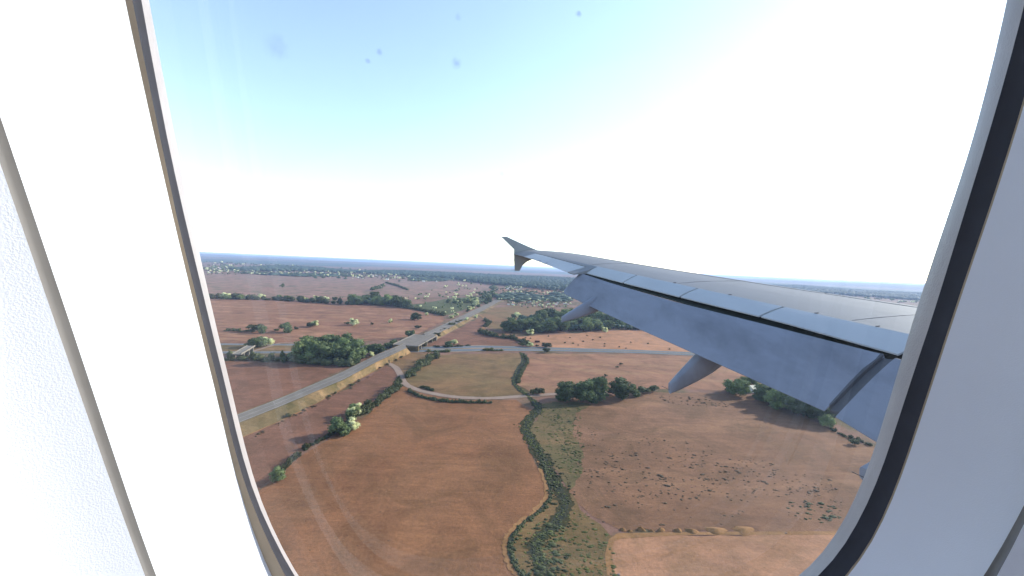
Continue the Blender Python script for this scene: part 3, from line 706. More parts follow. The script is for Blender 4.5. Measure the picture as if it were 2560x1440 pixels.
# ---------------------------------------------------------------- buildings
def gable_mesh(name, L, W, Hw, Hr, mat, roof):
    V = [(-L / 2, -W / 2, 0), (L / 2, -W / 2, 0), (L / 2, W / 2, 0), (-L / 2, W / 2, 0), (-L / 2, -W / 2, Hw), (L / 2, -W / 2, Hw), (L / 2, W / 2, Hw), (-L / 2, W / 2, Hw), (-L / 2, 0, Hr - .15), (L / 2, 0, Hr - .15)]
    F = [(0, 1, 5, 4), (2, 3, 7, 6), (1, 2, 6, 9, 5), (3, 0, 4, 8, 7), (4, 5, 9, 8), (6, 7, 8, 9)]
    wall = mesh_from('wall', V, F, [mat]); e = .5; k = (Hr - Hw) / (W / 2)
    V = []; 
    for x in (-L / 2 - e, L / 2 + e):
        V += [(x, -W / 2 - e, Hw - e * k), (x, 0, Hr), (x, W / 2 + e, Hw - e * k), (x, -W / 2 - e, Hw - e * k + .25), (x, 0, Hr + .25), (x, W / 2 + e, Hw - e * k + .25)]
    F = [(0, 1, 7, 6), (1, 2, 8, 7), (3, 9, 10, 4), (4, 10, 11, 5), (0, 6, 9, 3), (2, 5, 11, 8), (0, 3, 4, 1), (1, 4, 5, 2), (6, 7, 10, 9), (7, 8, 11, 10)]
    rf = mesh_from('roof', V, F, [roof]); return wall, rf
def small_boxes(name, boxes, mat):
    V = []; F = []
    for (x, y, z, a, b, c) in boxes:
        o = len(V); V += [(x + i * a, y + j * b, z + k * c) for i in (-1, 1) for j in (-1, 1) for k in (-1, 1)]
        F += [tuple(o + q for q in fc) for fc in ((0, 1, 3, 2), (4, 6, 7, 5), (0, 4, 5, 1), (2, 3, 7, 6), (0, 2, 6, 4), (1, 5, 7, 3))]
    return mesh_from(name, V, F, [mat])
HP = []
for L, W, Hw, Hr, rf in ((14, 9, 5, 8, 'roof'), (11, 8, 4, 6.5, 'roof'), (20, 11, 5, 8, 'paleroof'), (12, 9, 6, 9, 'roof')):
    w_, r_ = gable_mesh('house', L, W, Hw, Hr, MAT['white_wall'], MAT[rf])
    win = mesh_from('window', [(-.6, 0, -.7), (.6, 0, -.7), (.6, 0, .7), (-.6, 0, .7), (-.6, .1, -.7), (.6, .1, -.7), (.6, .1, .7), (-.6, .1, .7)],
                    [(0, 1, 2, 3), (7, 6, 5, 4), (0, 4, 5, 1), (1, 5, 6, 2), (2, 6, 7, 3), (3, 7, 4, 0)], [MAT['glassdark']])
    ch = small_boxes('chimney', [(L * .25, 0, Hr + .5, .5, .5, 1.1)], MAT['roof']); HP.append((w_, r_, win, ch, L, W, Hw))
def house(px, py, label, group, s=1.0, v=None):
    p = G(px, py); v = rng.integers(len(HP)) if v is None else v; w_, r_, win, ch, L, W, Hw = HP[v]
    t = empty('house', (p[0], p[1], 0)); t.rotation_euler = (0, 0, rng.choice([0, .3, -.4, 1.4, 1.9]) + rng.uniform(-.1, .1)); t.scale = (s, s, s)
    tag(t, label, 'house', group); obj('wall', w_, t); obj('roof', r_, t)
    if math.hypot(p[0], p[1]) < 1400:
        obj('chimney', ch, t)
        for k in range(3):
            o = obj('window', win, t); o.location = (-L / 3 + k * L / 3, -W / 2 - .05, Hw * .55)
VIL = [('far village at the left window edge', [(512, 672), (560, 664), (600, 672), (600, 684), (516, 684)], 12),
       ('village left of centre under the far woods', [(590, 676), (760, 676), (900, 676), (900, 692), (700, 690), (600, 686)], 22),
       ('village strip below the blue forest', [(900, 680), (1010, 684), (980, 700), (880, 694)], 10),
       ('hamlet in front of the forest right of centre', [(1015, 690), (1130, 696), (1120, 706), (1020, 704)], 10),
       ('village between the winglet and the flap', [(1275, 742), (1420, 738), (1430, 765), (1340, 768), (1300, 762), (1262, 762)], 24),
       ('yellow roofed hamlet where the road meets the forest', [(1262, 716), (1310, 714), (1300, 724), (1262, 724)], 7)]
for nm, poly, n_ in VIL:
    n_ = int(n_ * 1.4)
    xs_ = [q[0] for q in poly]; xa_, xw_ = min(xs_), max(xs_) - min(xs_)
    for x, y in scatter(poly, n_, 4): house(x, y, 'white walled house, ' + ('left', 'middle', 'right')[min(2, int((x - xa_) / xw_ * 3))] + ' part of the ' + nm, 'houses of the ' + nm, .45 if 'flap' in nm else .55)
    tb = []; tm = []
    for x, y in scatter(poly, int(n_ * 5), 1.5):
        p = G(x, y); h = rng.uniform(3, 6.5) / FPX * math.hypot(p[0], p[1]); k = int(rng.uniform() < .2)
        for j in range(4): tb.append((p[0] + rng.normal(0, h * .22), p[1] + rng.normal(0, h * .22), h * rng.uniform(.4, .7), h * .3, h * .3, h * .3)); tm.append(k)
    tag(obj('village_trees', foliage_mesh('village_trees', tb, [MAT['leafd'], MAT['blossom']], 'far', lambda i: tm[i])), 'mixed dark and pale trees of the ' + nm, 'trees', kind='stuff')
cluster([(600, 684), (900, 690), (1000, 697), (1090, 704), (1000, 708), (700, 694)], 26, (5, 9), ['blossom', 'dark', 'dark'], 'KIND tree on the far edge of the mauve field', 'trees on the far edge of the mauve field', 5)
cluster([(520, 743), (600, 744), (870, 752), (870, 760), (700, 752), (520, 750)], 18, (8, 13), ['blossom', 'dark', 'green'], 'KIND tree growing out of the long far hedgerow', 'trees of the long far hedgerow', 8)

def far_dots(poly, n_, hr, label, pale=.4):
    tb = []; tm = []
    for x, y in scatter(poly, n_, 0):
        p = G(x, y); h = rng.uniform(*hr) / FPX * math.hypot(p[0], p[1]); k = int(rng.uniform() < pale)
        for j in range(3): tb.append((p[0] + rng.normal(0, h * .25), p[1] + rng.normal(0, h * .25), h * rng.uniform(.35, .6), h * .32, h * .32, h * .36)); tm.append(k)
    tag(obj('scattered_trees', foliage_mesh('scattered_trees', tb, [MAT['leafd'], MAT['blossom']], 'far', lambda i: tm[i])), label, 'trees', kind='stuff')
far_dots([(505, 655), (700, 662), (900, 674), (1040, 686), (1040, 700), (900, 698), (700, 690), (510, 688)], 420, (2.2, 5.5), 'far scattering of dark and pale trees below the horizon', .14)
far_dots([(1090, 706), (1230, 712), (1235, 745), (1120, 748), (1040, 738), (1080, 725)], 45, (4, 8), 'loose trees on the far side of the green field')
far_dots([(1240, 735), (1300, 728), (1430, 738), (1440, 768), (1380, 772), (1300, 772), (1240, 752)], 150, (3.5, 8), 'trees and gardens around the village by the flap', .45)
far_dots([(1235, 722), (1420, 728), (1420, 740), (1250, 732)], 70, (4, 8), 'edge of the blue forest above the village', .15)
far_dots([(900, 748), (1100, 742), (1220, 730), (1240, 745), (1120, 788), (1020, 768)], 60, (4, 9), 'trees round the far green field', .25)
far_dots([(1120, 690), (1250, 700), (1240, 712), (1130, 703)], 50, (4, 8), 'ragged front edge of the blue forest', .1)
far_dots([(1850, 730), (2300, 752), (2300, 765), (1900, 740)], 70, (3, 7), 'loose trees in front of the right hand forest', .1)

# shed with the pale roof under the wing
p = G(1890, 978); w_, r_ = gable_mesh('shed', 11, 6, 2.6, 4.2, MAT['white_wall'], MAT['paleroof'])
T = empty('shed', (p[0], p[1], 0)); T.rotation_euler = (0, 0, .25); tag(T, 'low shed with a pale cream roof among the trees under the wing', 'shed'); obj('wall', w_, T); obj('roof', r_, T)
p = G(1343, 856)
T = empty('field_shelter', (p[0], p[1], 0)); T.rotation_euler = (0, 0, .05); tag(T, 'long low rust brown shelter in the orange field above the motorway', 'shelter')
obj('wall', small_boxes('wall', [(0, 1.0, .9, 2.4, .08, .9), (-2.4, 0, .9, .08, 1.0, .9), (2.4, 0, .9, .08, 1.0, .9)], MAT['rust']), T); obj('roof', small_boxes('roof', [(0, 0, 1.9, 2.7, 1.3, .1)], MAT['rust']), T)

# ---------------------------------------------------------------- far woods and hills
def wood(poly, spacing, h, label, name='wood'):
    P = gp(poly); xs = [q[0] for q in P]; ys = [q[1] for q in P]; area = 0
    for i in range(len(P)): area += P[i][0] * P[(i + 1) % len(P)][1] - P[(i + 1) % len(P)][0] * P[i][1]
    n_ = int(min(9000, abs(area) / 2 / spacing ** 2)); blobs = []; tries = 0
    while len(blobs) < n_ and tries < n_ * 20:
        tries += 1; x, y = rng.uniform(min(xs), max(xs)), rng.uniform(min(ys), max(ys))
        if inside(P, x, y):
            hh = h * rng.uniform(.7, 1.2) * (1 + .25 * math.sin(x / 140) * math.cos(y / 210)); blobs.append((x, y, hh * .5, spacing * .85, spacing * .85, hh * .52))
    tag(obj(name, foliage_mesh(name, blobs, [MAT['wood']], 'far')), label, 'wood', kind='stuff')
def wood_strip(poly_px, **k): wood(poly_px, **k)
wood([(860, 682), (960, 679), (1100, 683), (1250, 690), (1390, 696), (1500, 702), (1500, 732), (1390, 728), (1320, 720), (1235, 713), (1130, 700), (1040, 692), (960, 687)], 17, 17, 'broad blue green forest behind the winglet')
wood([(560, 674), (700, 668), (800, 672), (900, 679), (880, 684), (760, 679), (640, 680)], 22, 16, 'wood above the left villages')
wood([(1860, 712), (2000, 716), (2200, 730), (2400, 742), (2500, 750), (2500, 762), (2300, 752), (2150, 742), (2000, 732), (1850, 722)], 17, 17, 'dark forest band at the right above the wing')
wood([(1235, 745), (1260, 735), (1420, 736), (1440, 750), (1430, 758), (1330, 752), (1280, 758)], 22, 7, 'gardens and trees mixed into the village by the flap')
wood([(600, 683), (700, 684), (860, 687), (900, 692), (760, 692), (640, 688)], 30, 7, 'greenery between the village houses left of centre')
wood([(1020, 692), (1130, 697), (1110, 704), (1030, 703)], 26, 7, 'greenery around the hamlet right of centre')
wood([(1300, 800), (1440, 798), (1600, 812), (1640, 826), (1560, 825), (1400, 828), (1290, 826)], 5.5, 9, 'undergrowth filling the large wood')
wood([(735, 893), (880, 886), (905, 898), (880, 910), (760, 908)], 4, 8, 'undergrowth filling the wood left of the main road')
wood([(1890, 985), (1960, 1000), (2090, 1040), (2080, 1056), (2010, 1045), (1930, 1018)], 3.6, 8, 'undergrowth filling the wood edge under the wing')
wood([(880, 757), (960, 756), (1020, 766), (940, 763)], 8, 9, 'undergrowth of the wood above the streaky field')

def hill(az0, az1, dist, h, mat, seed):
    g = np.random.default_rng(seed); N = 160; V = []; F = []; ph = g.uniform(0, 6, 6)
    for i in range(N + 1):
        a = math.radians(az0 + (az1 - az0) * i / N); t = i / N
        hh = h * (.55 + .2 * math.sin(t * 9 + ph[0]) + .14 * math.sin(t * 23 + ph[1]) + .08 * math.sin(t * 61 + ph[2]) + .05 * g.uniform(-1, 1)) * min(1, t * 12, (1 - t) * 12)
        for dd, zz in ((0, -.5), (.05, hh * .6), (.10, hh), (.22, -.5)):
            D = dist * (1 + dd); V.append((D * math.sin(a), D * math.cos(a), zz))
        if i:
            for k in range(3): b0 = (i - 1) * 4 + k; F.append((b0, b0 + 1, b0 + 5, b0 + 4))
    tag(obj('hill', mesh_from('hill', V, F, [mat], True)), kind='structure')
hill(-60, -20, 4200, 16, MAT['wood'], 1); hill(-40, 30, 5200, 26, MAT['wood'], 2); hill(-50, 60, 7200, 34, MAT['hill'], 3)
hill(20, 75, 4600, 22, MAT['wood'], 4); hill(-75, 20, 10500, 52, MAT['hill'], 5); hill(0, 85, 9800, 50, MAT['hill'], 6); hill(-80, 85, 17000, 75, MAT['wood'], 7)

# ---------------------------------------------------------------- haze
hz = small_boxes('haze', [(0, 0, 44, 32000, 32000, 46)], None or MAT['paint']); hz.materials.clear()
mh = bpy.data.materials.new('haze'); mh.use_nodes = True; nt = mh.node_tree; nt.nodes.clear()
out = nt.nodes.new('ShaderNodeOutputMaterial'); pv = nt.nodes.new('ShaderNodeVolumePrincipled')
pv.inputs['Color'].default_value = (0.46, 0.60, 0.92, 1); pv.inputs['Density'].default_value = 0.000095; pv.inputs['Anisotropy'].default_value = 0.2
nt.links.new(pv.outputs[0], out.inputs['Volume']); hz.materials.append(mh)
tag(obj('haze', hz), kind='stuff')

# ---------------------------------------------------------------- the airliner (aircraft frame: X forward, Y port, Z up)
def rot3(rx, ry, rz):
    cx, sx, cy, sy, cz, sz = math.cos(rx), math.sin(rx), math.cos(ry), math.sin(ry), math.cos(rz), math.sin(rz)
    return np.array([[cz, -sz, 0], [sz, cz, 0], [0, 0, 1]]) @ np.array([[cy, 0, sy], [0, 1, 0], [-sy, 0, cy]]) @ np.array([[1, 0, 0], [0, cx, -sx], [0, sx, cx]])
RA = rot3(-.101, .054, -.149); CA = np.array([-11.747, 1.549, 2.276])     # eye in the aircraft frame
W = M @ RA.T                                                             # aircraft -> world
org = np.array([0, 0, ALT]) - W @ CA
AIR = empty('airliner'); tag(AIR, 'jet airliner seen from its own cabin window, pale grey left wing with flaps lowered', 'aeroplane')
AIR.matrix_world = Matrix([[*W[0], org[0]], [*W[1], org[1]], [*W[2], org[2]], [0, 0, 0, 1]])
def ray(px, py): return RA @ np.array([(px - 1280) / FPX, 1, (720 - py) / FPX])
def on_y(px, py, y): d = ray(px, py); return CA + d * (y - CA[1]) / d[1]

def metal(name, c, rough, spec=.5, streak=.25, dirt=(0.10, 0.11, 0.13)):
    m, n, l, b = new_mat(name, rough, spec)
    tc = n.new('ShaderNodeTexCoord').outputs['Object']
    col = mix(n, l, ramp(n, l, noise(n, l, tc, .8, 5, .6).outputs[0], [(.35, (0, 0, 0)), (.65, (1, 1, 1))]).outputs[0], c, tuple(x * .92 for x in c))
    s = noise(n, l, mapping(n, l, tc, (1.3, .45, 1.0)), 1.0, 6, .66, .3)
    col = mix(n, l, ramp(n, l, s.outputs[0], [(.44, (0, 0, 0)), (.66, (streak,) * 3)]).outputs[0], col, dirt)
    l.new(col, b.inputs['Base Color'])
    rn = noise(n, l, tc, 5.0, 4, .6); mr = n.new('ShaderNodeMapRange'); l.new(rn.outputs[0], mr.inputs[0]); mr.inputs[3].default_value = rough - .08; mr.inputs[4].default_value = rough + .12
    l.new(mr.outputs[0], b.inputs['Roughness']); return m
MAT['skin'] = metal('wing_grey_paint', (0.225, 0.222, 0.235), .6, .2, .12)
MAT['spoiler'] = metal('spoiler_paint', (0.44, 0.44, 0.46), .5, .3, .06)
MAT['flap'] = metal('flap_paint', (0.23, 0.24, 0.295), .5, .3, .55, (.10, .105, .13))
MAT['fence'] = metal('fence_paint', (0.30, 0.30, 0.31), .45, .4)
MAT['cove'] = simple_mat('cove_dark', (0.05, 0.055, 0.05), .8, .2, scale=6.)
MAT['seal'] = simple_mat('rubber_seal', (0.10, 0.10, 0.115), .9, .1, scale=5.)

def LEa(y): return .52 * (y - 1.98)
def TEa(y): return 6.08 if y <= 6.4 else 6.08 + 3.32 * (y - 6.4) / 10.45
YS = [1.98, 4.5, 6.4, 8, 10, 12, 13.3, 14.5, 15.5, 16.5, 16.85]
ZT = dict(top=[.22, .42, .63, .83, 1.09, 1.37, 1.56, 1.74, 1.90, 2.01, 2.03], spf=[.22, .41, .60, .83, 1.11, 1.39, 1.58, 1.77, 1.93, 2.08, 2.11],
          spt=[.12, .28, .42, .69, .95, 1.22, 1.41, 1.62, 1.80, 1.97, 2.03], te=[0, 0.05, .2, .42, .77, 1.16, 1.41, 1.64, 1.83, 1.97, 2.02],
          fle=[.15, .30, .425, .62, .855, 1.165, 1.405], fte=[-.88, -.60, -.32, -.06, .26, .61, .86])
def zz(k, y): return float(np.interp(y, YS[:len(ZT[k])], ZT[k]))
def P(fr, y, z): return (-(LEa(y) + fr * (TEa(y) - LEa(y))), y, z)
def loft(name, secs, mat, parent, closed=True, cap=True, smooth=False, flip=False):
    n_ = len(secs[0]); V = [p for s in secs for p in s]; F = []
    for i in range(len(secs) - 1):
        for j in range(n_ if closed else n_ - 1):
            a, b2 = i * n_ + j, i * n_ + (j + 1) % n_; F.append((a, a + n_, b2 + n_, b2))
    if cap: F.append(tuple(range(n_))); F.append(tuple(range(len(secs) * n_ - 1, (len(secs) - 1) * n_ - 1, -1)))
    me = mesh_from(name, V, F, [mat], smooth)
    if smooth and cap:
        me.polygons[len(F) - 1].use_smooth = False; me.polygons[len(F) - 2].use_smooth = False
    return obj(name, me, parent)
def upper(y, fr):   # smooth upper surface height
    c = TEa(y) - LEa(y)
    return float(np.interp(fr, [0, .004, .02, .05, .12, .25, .4, .55, .68, .75, .83, 1.0], [zz('top', y) - .11 * c ** .5, zz('top', y) - .085 * c ** .5, zz('top', y) - .055 * c ** .5, zz('top', y) - .028 * c ** .5, zz('top', y),
             zz('top', y) * .8 + zz('spf', y) * .2 + .022, zz('top', y) * .5 + zz('spf', y) * .5 + .03, zz('top', y) * .2 + zz('spf', y) * .8 + .022, zz('spf', y), zz('spf', y) * .5 + zz('spt', y) * .5 + .012 * 0, zz('spt', y), zz('te', y)]))
def lower(y, fr):
    c = TEa(y) - LEa(y); th = .115 * c * float(np.interp(fr, [0, .05, .3, .7, 1], [.35, .75, 1, .55, .05])); return upper(y, fr) - th
ys_in = list(np.linspace(1.98, 13.3, 24)); ys_out = list(np.linspace(13.3, 16.9, 10))
WING = empty('wing'); WING.parent = AIR
# main box: leading edge to the spoiler hinge, closed, with the cove wall behind
frs = [0, .004, .02, .05, .12, .2, .3, .4, .5, .6, .68]
secs = [[P(f, y, upper(y, f)) for f in frs] + [P(f, y, lower(y, f)) for f in (.70, .5, .3, .12, .03)] for y in ys_in]
loft('wing_skin', secs, MAT['skin'], WING, smooth=False)
frs2 = frs + [.745]
secs = [[P(f, y, upper(y, f) if f < .7 else (zz('spf', y) * .62 + zz('te', y) * .38 + .03)) for f in frs2] + [P(f, y, lower(y, f)) for f in (.735, .5, .3, .12, .03)] for y in ys_out]
loft('outer_wing_skin', secs, MAT['skin'], WING)
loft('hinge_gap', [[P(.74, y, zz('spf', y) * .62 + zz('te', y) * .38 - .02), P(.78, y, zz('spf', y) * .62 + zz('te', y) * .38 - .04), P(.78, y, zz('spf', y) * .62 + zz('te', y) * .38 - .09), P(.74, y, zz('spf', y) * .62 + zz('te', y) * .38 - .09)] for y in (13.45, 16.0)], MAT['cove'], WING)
# slats: a skin strip standing 6 mm proud of the nose
for y0, y1 in ((2.6, 6.3), (6.36, 8.9), (8.96, 11.5), (11.56, 14.1), (14.16, 16.4)):
    secs = []
    for y in np.linspace(y0, y1, 5):
        up_ = [P(f, y, upper(y, f) + .008) for f in (0.0, .004, .02, .05, .12, .15)]; secs.append(up_ + [P(.15, y, upper(y, .15) - .01)] + [P(.0, y, lower(y, .02) - .01)])
    loft('slat', secs, MAT['skin'], WING)
# thin panel joints on the upper skin, and hatch outlines
def joint(y0, f0, y1, f1, w=.0025):
    a, b2 = P(f0, y0, upper(y0, f0) + .004), P(f1, y1, upper(y1, f1) + .004); a = np.array(a); b2 = np.array(b2); N = 10; V = []; F = []
    for i in range(N + 1):
        t = i / N; y = y0 + (y1 - y0) * t; f = f0 + (f1 - f0) * t; p = np.array(P(f, y, upper(y, f) + .004)); sd = np.array([w, 0, 0]) if abs(y1 - y0) > 1 else np.array([0, w, 0])
        for q in (p + sd, p - sd): V.append(tuple(q))
        V.append((p[0], p[1], p[2] - .012))
        if i:
            o_ = 3 * i; F += [(o_ - 3, o_, o_ + 1, o_ - 2), (o_ - 2, o_ + 1, o_ + 2, o_ - 1), (o_ - 1, o_ + 2, o_, o_ - 3)]
    obj('panel_joint', mesh_from('panel_joint', V, F, [MAT['seal']]), WING)
for y in (4.0, 7.2, 10.4, 13.3): joint(y, .16, y + .15, .66)
# spoilers
def zsp(y, t): return zz('spf', y) * (1 - t) + zz('spt', y) * t + .012 * math.sin(t * 3.14)
for y0, y1 in ((2.3, 6.36), (6.40, 8.28), (8.30, 9.98), (10.0, 11.68), (11.7, 13.28)):
    secs = []
    for y in np.linspace(y0 + .012, y1 - .012, 5):
        secs.append([P(.683 + .147 * t, y, zsp(y, t) + .006) for t in (0, .25, .5, .75, 1)] + [P(.828, y, zsp(y, 1) - .02), P(.69, y, zsp(y, 0) - .06)])
    loft('spoiler', secs, MAT['spoiler'], WING)
# little hinge bumps along the spoiler front edge
for y in (4.6, 7.0, 7.8, 9.3, 10.6):
    o = obj('hinge_fitting', small_boxes('hinge_fitting', [(0, 0, 0, .03, .012, .006)], MAT['seal']), WING); o.location = P(.675, y, zz('spf', y) + .015)
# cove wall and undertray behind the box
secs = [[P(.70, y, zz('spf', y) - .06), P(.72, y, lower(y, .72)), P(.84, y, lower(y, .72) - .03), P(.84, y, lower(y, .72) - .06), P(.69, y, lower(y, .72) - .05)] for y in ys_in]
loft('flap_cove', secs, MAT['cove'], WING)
# aileron
secs = []
for y in np.linspace(13.42, 16.05, 7):
    h0 = zz('spf', y) * .62 + zz('te', y) * .38 + .03; t1 = zz('te', y)
    secs.append([P(.768, y, h0 - .006), P(.83, y, h0 * .6 + t1 * .4 + .01), P(.92, y, h0 * .25 + t1 * .75 + .008), P(1.0, y, t1), P(1.0, y, t1 - .012), P(.76, y, h0 - .16)])
loft('aileron', secs, MAT['spoiler'], WING)
secs = []
for y in np.linspace(16.06, 16.9, 4):
    h0 = zz('spf', y) * .62 + zz('te', y) * .38 + .03; t1 = zz('te', y); e = 1.0 - .0 * (y - 16.06)
    secs.append([P(.74, y, h0), P(.85, y, h0 * .5 + t1 * .5 + .01), P(e, y, t1), P(e, y, t1 - .015), P(.74, y, h0 - .14)])
loft('wing_tip', secs, MAT['skin'], WING)
# fixed trailing piece between flap and aileron
secs = []
for y in (13.12, 13.30, 13.40):
    h0 = zz('spf', y); t1 = zz('te', y); secs.append([P(.69, y, h0), P(.83, y, h0 * .45 + t1 * .55), P(1.0, y, t1 + .01), P(1.0, y, t1 - .02), P(.70, y, h0 - .18)])
loft('fixed_trailing_edge', secs, MAT['skin'], WING)

# flaps
def flap(name, y0, y1, ns, end_seal=True):
    FL = None; secs = []
    for y in np.linspace(y0, y1, ns):
        c = TEa(y) - LEa(y)
        if y < 6.4:
            a0, a1 = 6.08 - .12 * 3.78, 6.08 + .13 * 3.78 + .03 * (6.4 - y)
        else: a0, a1 = LEa(y) + .88 * c, LEa(y) + 1.13 * c
        z0, z1 = zz('fle', y), zz('fte', y); L = a1 - a0
        def q(t, off): return (-(a0 + L * t), y, z0 + (z1 - z0) * t + off)
        secs.append([q(-.05, -.16), q(-.045, -.08), q(-.025, -.025), q(0, .0), q(.12, .02), q(.35, .035), q(.6, .03), q(.85, .012), q(1, 0), q(1, -.012), q(.7, -.05), q(.3, -.13), q(.05, -.19), q(-.03, -.19)])
    return loft(name, secs, MAT['flap'], AIR, smooth=False)
FO = flap('flap', 6.46, 13.12, 14); FO['label'] = 'long outer flap lowered behind the wing'
FI = flap('flap', 2.1, 6.30, 9); FI['label'] = 'inner flap at the window edge'
# end seal between the two flaps: three stepped dark strips
for ya, yb, dz, mt in ((6.30, 6.36, -.02, 'seal'), (6.36, 6.45, -.03, 'seal'), (6.44, 6.56, .032, 'seal')):
    secs = []
    for y in (ya, yb):
        c = 3.78; a0, a1 = 6.08 - .12 * c, 6.08 + .13 * c; z0, z1 = zz('fle', 6.4), zz('fte', 6.4); L = a1 - a0
        secs.append([(-(a0 + L * t), y, z0 + (z1 - z0) * t + dz + o_) for t, o_ in ((0.02, .0), (.35, .035), (.6, .03), (.93, .003))] + [(-(a0 + L * t), y, z0 + (z1 - z0) * t + dz - .04) for t in (.93, .02)])
    loft('end_seal', secs, MAT[mt], FO)
# rounded outer end of the flap
secs = []
for k, y in enumerate(np.linspace(13.12, 13.24, 4)):
    s = math.cos(k / 3 * 1.2); c = TEa(y) - LEa(y); a0, a1 = LEa(y) + .88 * c, LEa(y) + .88 * c + .25 * c * (1 - .12 * k / 3); z0 = zz('fle', y); z1 = z0 + (zz('fte', y) - z0) * (1 - .1 * k / 3)
    secs.append([(-(a0 + (a1 - a0) * t), y, z0 + (z1 - z0) * t + o_ * s) for t, o_ in ((-.1, -.04), (0, 0), (.35, .03), (.7, .02), (1, 0), (.7, -.05), (.3, -.12), (0, -.16))])
loft('end_cap', secs, MAT['flap'], FO)

# flap track fairings
def fairing(tip_px, y, ws, hs, fwd, label):
    T_ = on_y(*tip_px, y); c = TEa(y) - LEa(y); F_ = np.array(P(fwd, y, lower(y, .6) - .05)); secs = []
    N = 12
    for i in range(N):
        s = i / (N - 1); ctr = T_ * (1 - s) + F_ * s; ctr = ctr + np.array([0, 0, -.03 * math.sin(s * 3.14)])
        e = float(np.interp(s, [0, .03, .12, .3, .5, .8, 1], [.30, .38, .50, .74, .95, .9, .5])); hw, hh = ws * e, hs * e
        sec = []
        for k in range(14):
            a = 2 * math.pi * k / 14; cx, sz_ = math.cos(a), math.sin(a)
            x_ = hw * math.copysign(abs(cx) ** .5, cx); z_ = hh * math.copysign(abs(sz_) ** .55, sz_) * (1.0 if sz_ < 0 else .75)
            sec.append((ctr[0], ctr[1] + x_, ctr[2] + z_))
        secs.append(sec)
    o = loft('flap_track_fairing', secs, MAT['flap'], AIR, smooth=True); 
    t = tuple(T_); w_ = obj('static_wick', small_boxes('static_wick', [(0, 0, 0, .10, .004, .004)], MAT['seal']), o)
    w_.location = (t[0] - .08, t[1], t[2]); w_.rotation_euler = (0, .5, 0)
    return o
fairing((1404, 798), 12.0, .13, .27, .62, None); fairing((1674, 969), 8.9, .17, .40, .62, None); fairing((2162, 1185), 5.25, .21, .28, .62, None)

# wing tip fence
ol = [(1253, 592), (1266, 591), (1285, 600), (1318, 615), (1350, 628), (1352, 636), (1331, 648), (1316, 655), (1306, 664), (1299, 677), (1287, 677), (1285, 650), (1285, 623)]
V = []; A_ = [on_y(x, y, 16.98) for x, y in ol]; cen = sum(A_) / len(A_)
for off, sc in ((-.035, .985), (-.012, 1.0), (.012, 1.0), (.035, .985)):
    for p in A_: q = cen + (p - cen) * sc; V.append((q[0], 16.98 + off, q[2]))
n_ = len(ol); F = [tuple(range(n_)), tuple(range(4 * n_ - 1, 3 * n_ - 1, -1))]
for k in range(3):
    for j in range(n_): F.append((k * n_ + j, k * n_ + (j + 1) % n_, (k + 1) * n_ + (j + 1) % n_, (k + 1) * n_ + j))
FE = obj('wingtip_fence', mesh_from('wingtip_fence', V, F, [MAT['fence']]), AIR)
def wick(px0, py0, px1, py1, y, parent, r_=.006):
    a, b2 = on_y(px0, py0, y), on_y(px1, py1, y); d = b2 - a
    sd = np.array([0, r_, 0]); ud = np.array([0, 0, r_]); V = []
    for p, k in ((a, 1), (b2, .4)):
        V += [tuple(p + sd * k + ud * k), tuple(p - sd * k + ud * k), tuple(p - sd * k - ud * k), tuple(p + sd * k - ud * k)]
    obj('static_wick', mesh_from('static_wick', V, [(0, 1, 2, 3), (7, 6, 5, 4), (0, 4, 5, 1), (1, 5, 6, 2), (2, 6, 7, 3), (3, 7, 4, 0)], [MAT['seal']]), parent)
wick(1256, 594, 1241, 594.5, 16.98, FE); wick(1283, 621, 1276, 621, 16.98, FE); wick(1286, 650, 1272, 649.5, 16.98, FE); wick(1287, 675, 1277, 675, 16.98, FE)
wick(1334, 646, 1322, 650, 15.4, WING); wick(1352, 651, 1332, 655, 15.0, WING); wick(1369, 657, 1345, 662, 14.6, WING)

# ---------------------------------------------------------------- cabin window
D0 = 0.12; TL = math.radians(10)
nW = np.array([0, math.cos(TL), math.sin(TL)]); uW = np.array([0, -math.sin(TL), math.cos(TL)]); hW = np.array([1.0, 0, 0])
HC, VC = .445, -.2
def hv(p, w):
    d = ray(*p); d = d / (d @ nW) * (1 - w); return d @ hW, d @ uW
def wpt(h, v, w): return tuple(CA + D0 * (h * hW + v * uW + (1 - w) * nW))
NT = 120; TH = np.linspace(0, 2 * math.pi, NT, endpoint=False)
def ring(pts, w, a, b, e=4.0, scale=1.0, blend=None):
    th = []; rt = []
    for p in pts:
        h, v = hv(p, w); x, y = (h - HC) / a, (v - VC) / b
        th.append(math.atan2(y, x) % (2 * math.pi)); rt.append((abs(x) ** e + abs(y) ** e) ** (1 / e))
    if th:
        o_ = np.argsort(th); ratio = np.interp(TH, np.array(th)[o_], np.array(rt)[o_], period=2 * math.pi)
        k = np.ones(5) / 5; ratio = np.convolve(np.concatenate([ratio[-2:], ratio, ratio[:2]]), k, 'valid')
    else: ratio = np.ones(NT)
    out_ = []
    for t, q in zip(TH, ratio):
        c, s = math.cos(t), math.sin(t); R_ = q * scale / (abs(c) ** e + abs(s) ** e) ** (1 / e); out_.append((HC + a * R_ * c, VC + b * R_ * s, w))
    return np.array(out_)
cA = [(376, 0), (397, 130), (425, 280), (452, 415), (480, 550), (500, 635), (515, 720), (542, 820), (575, 960), (605, 1080), (625, 1170), (655, 1270), (700, 1365), (750, 1437),
      (2517, 0), (2455, 270), (2405, 440), (2340, 620), (2312, 707), (2272, 839), (2250, 900), (2230, 975), (2211, 1046), (2185, 1121), (2140, 1237), (2114, 1294), (2065, 1369), (2009, 1432)]
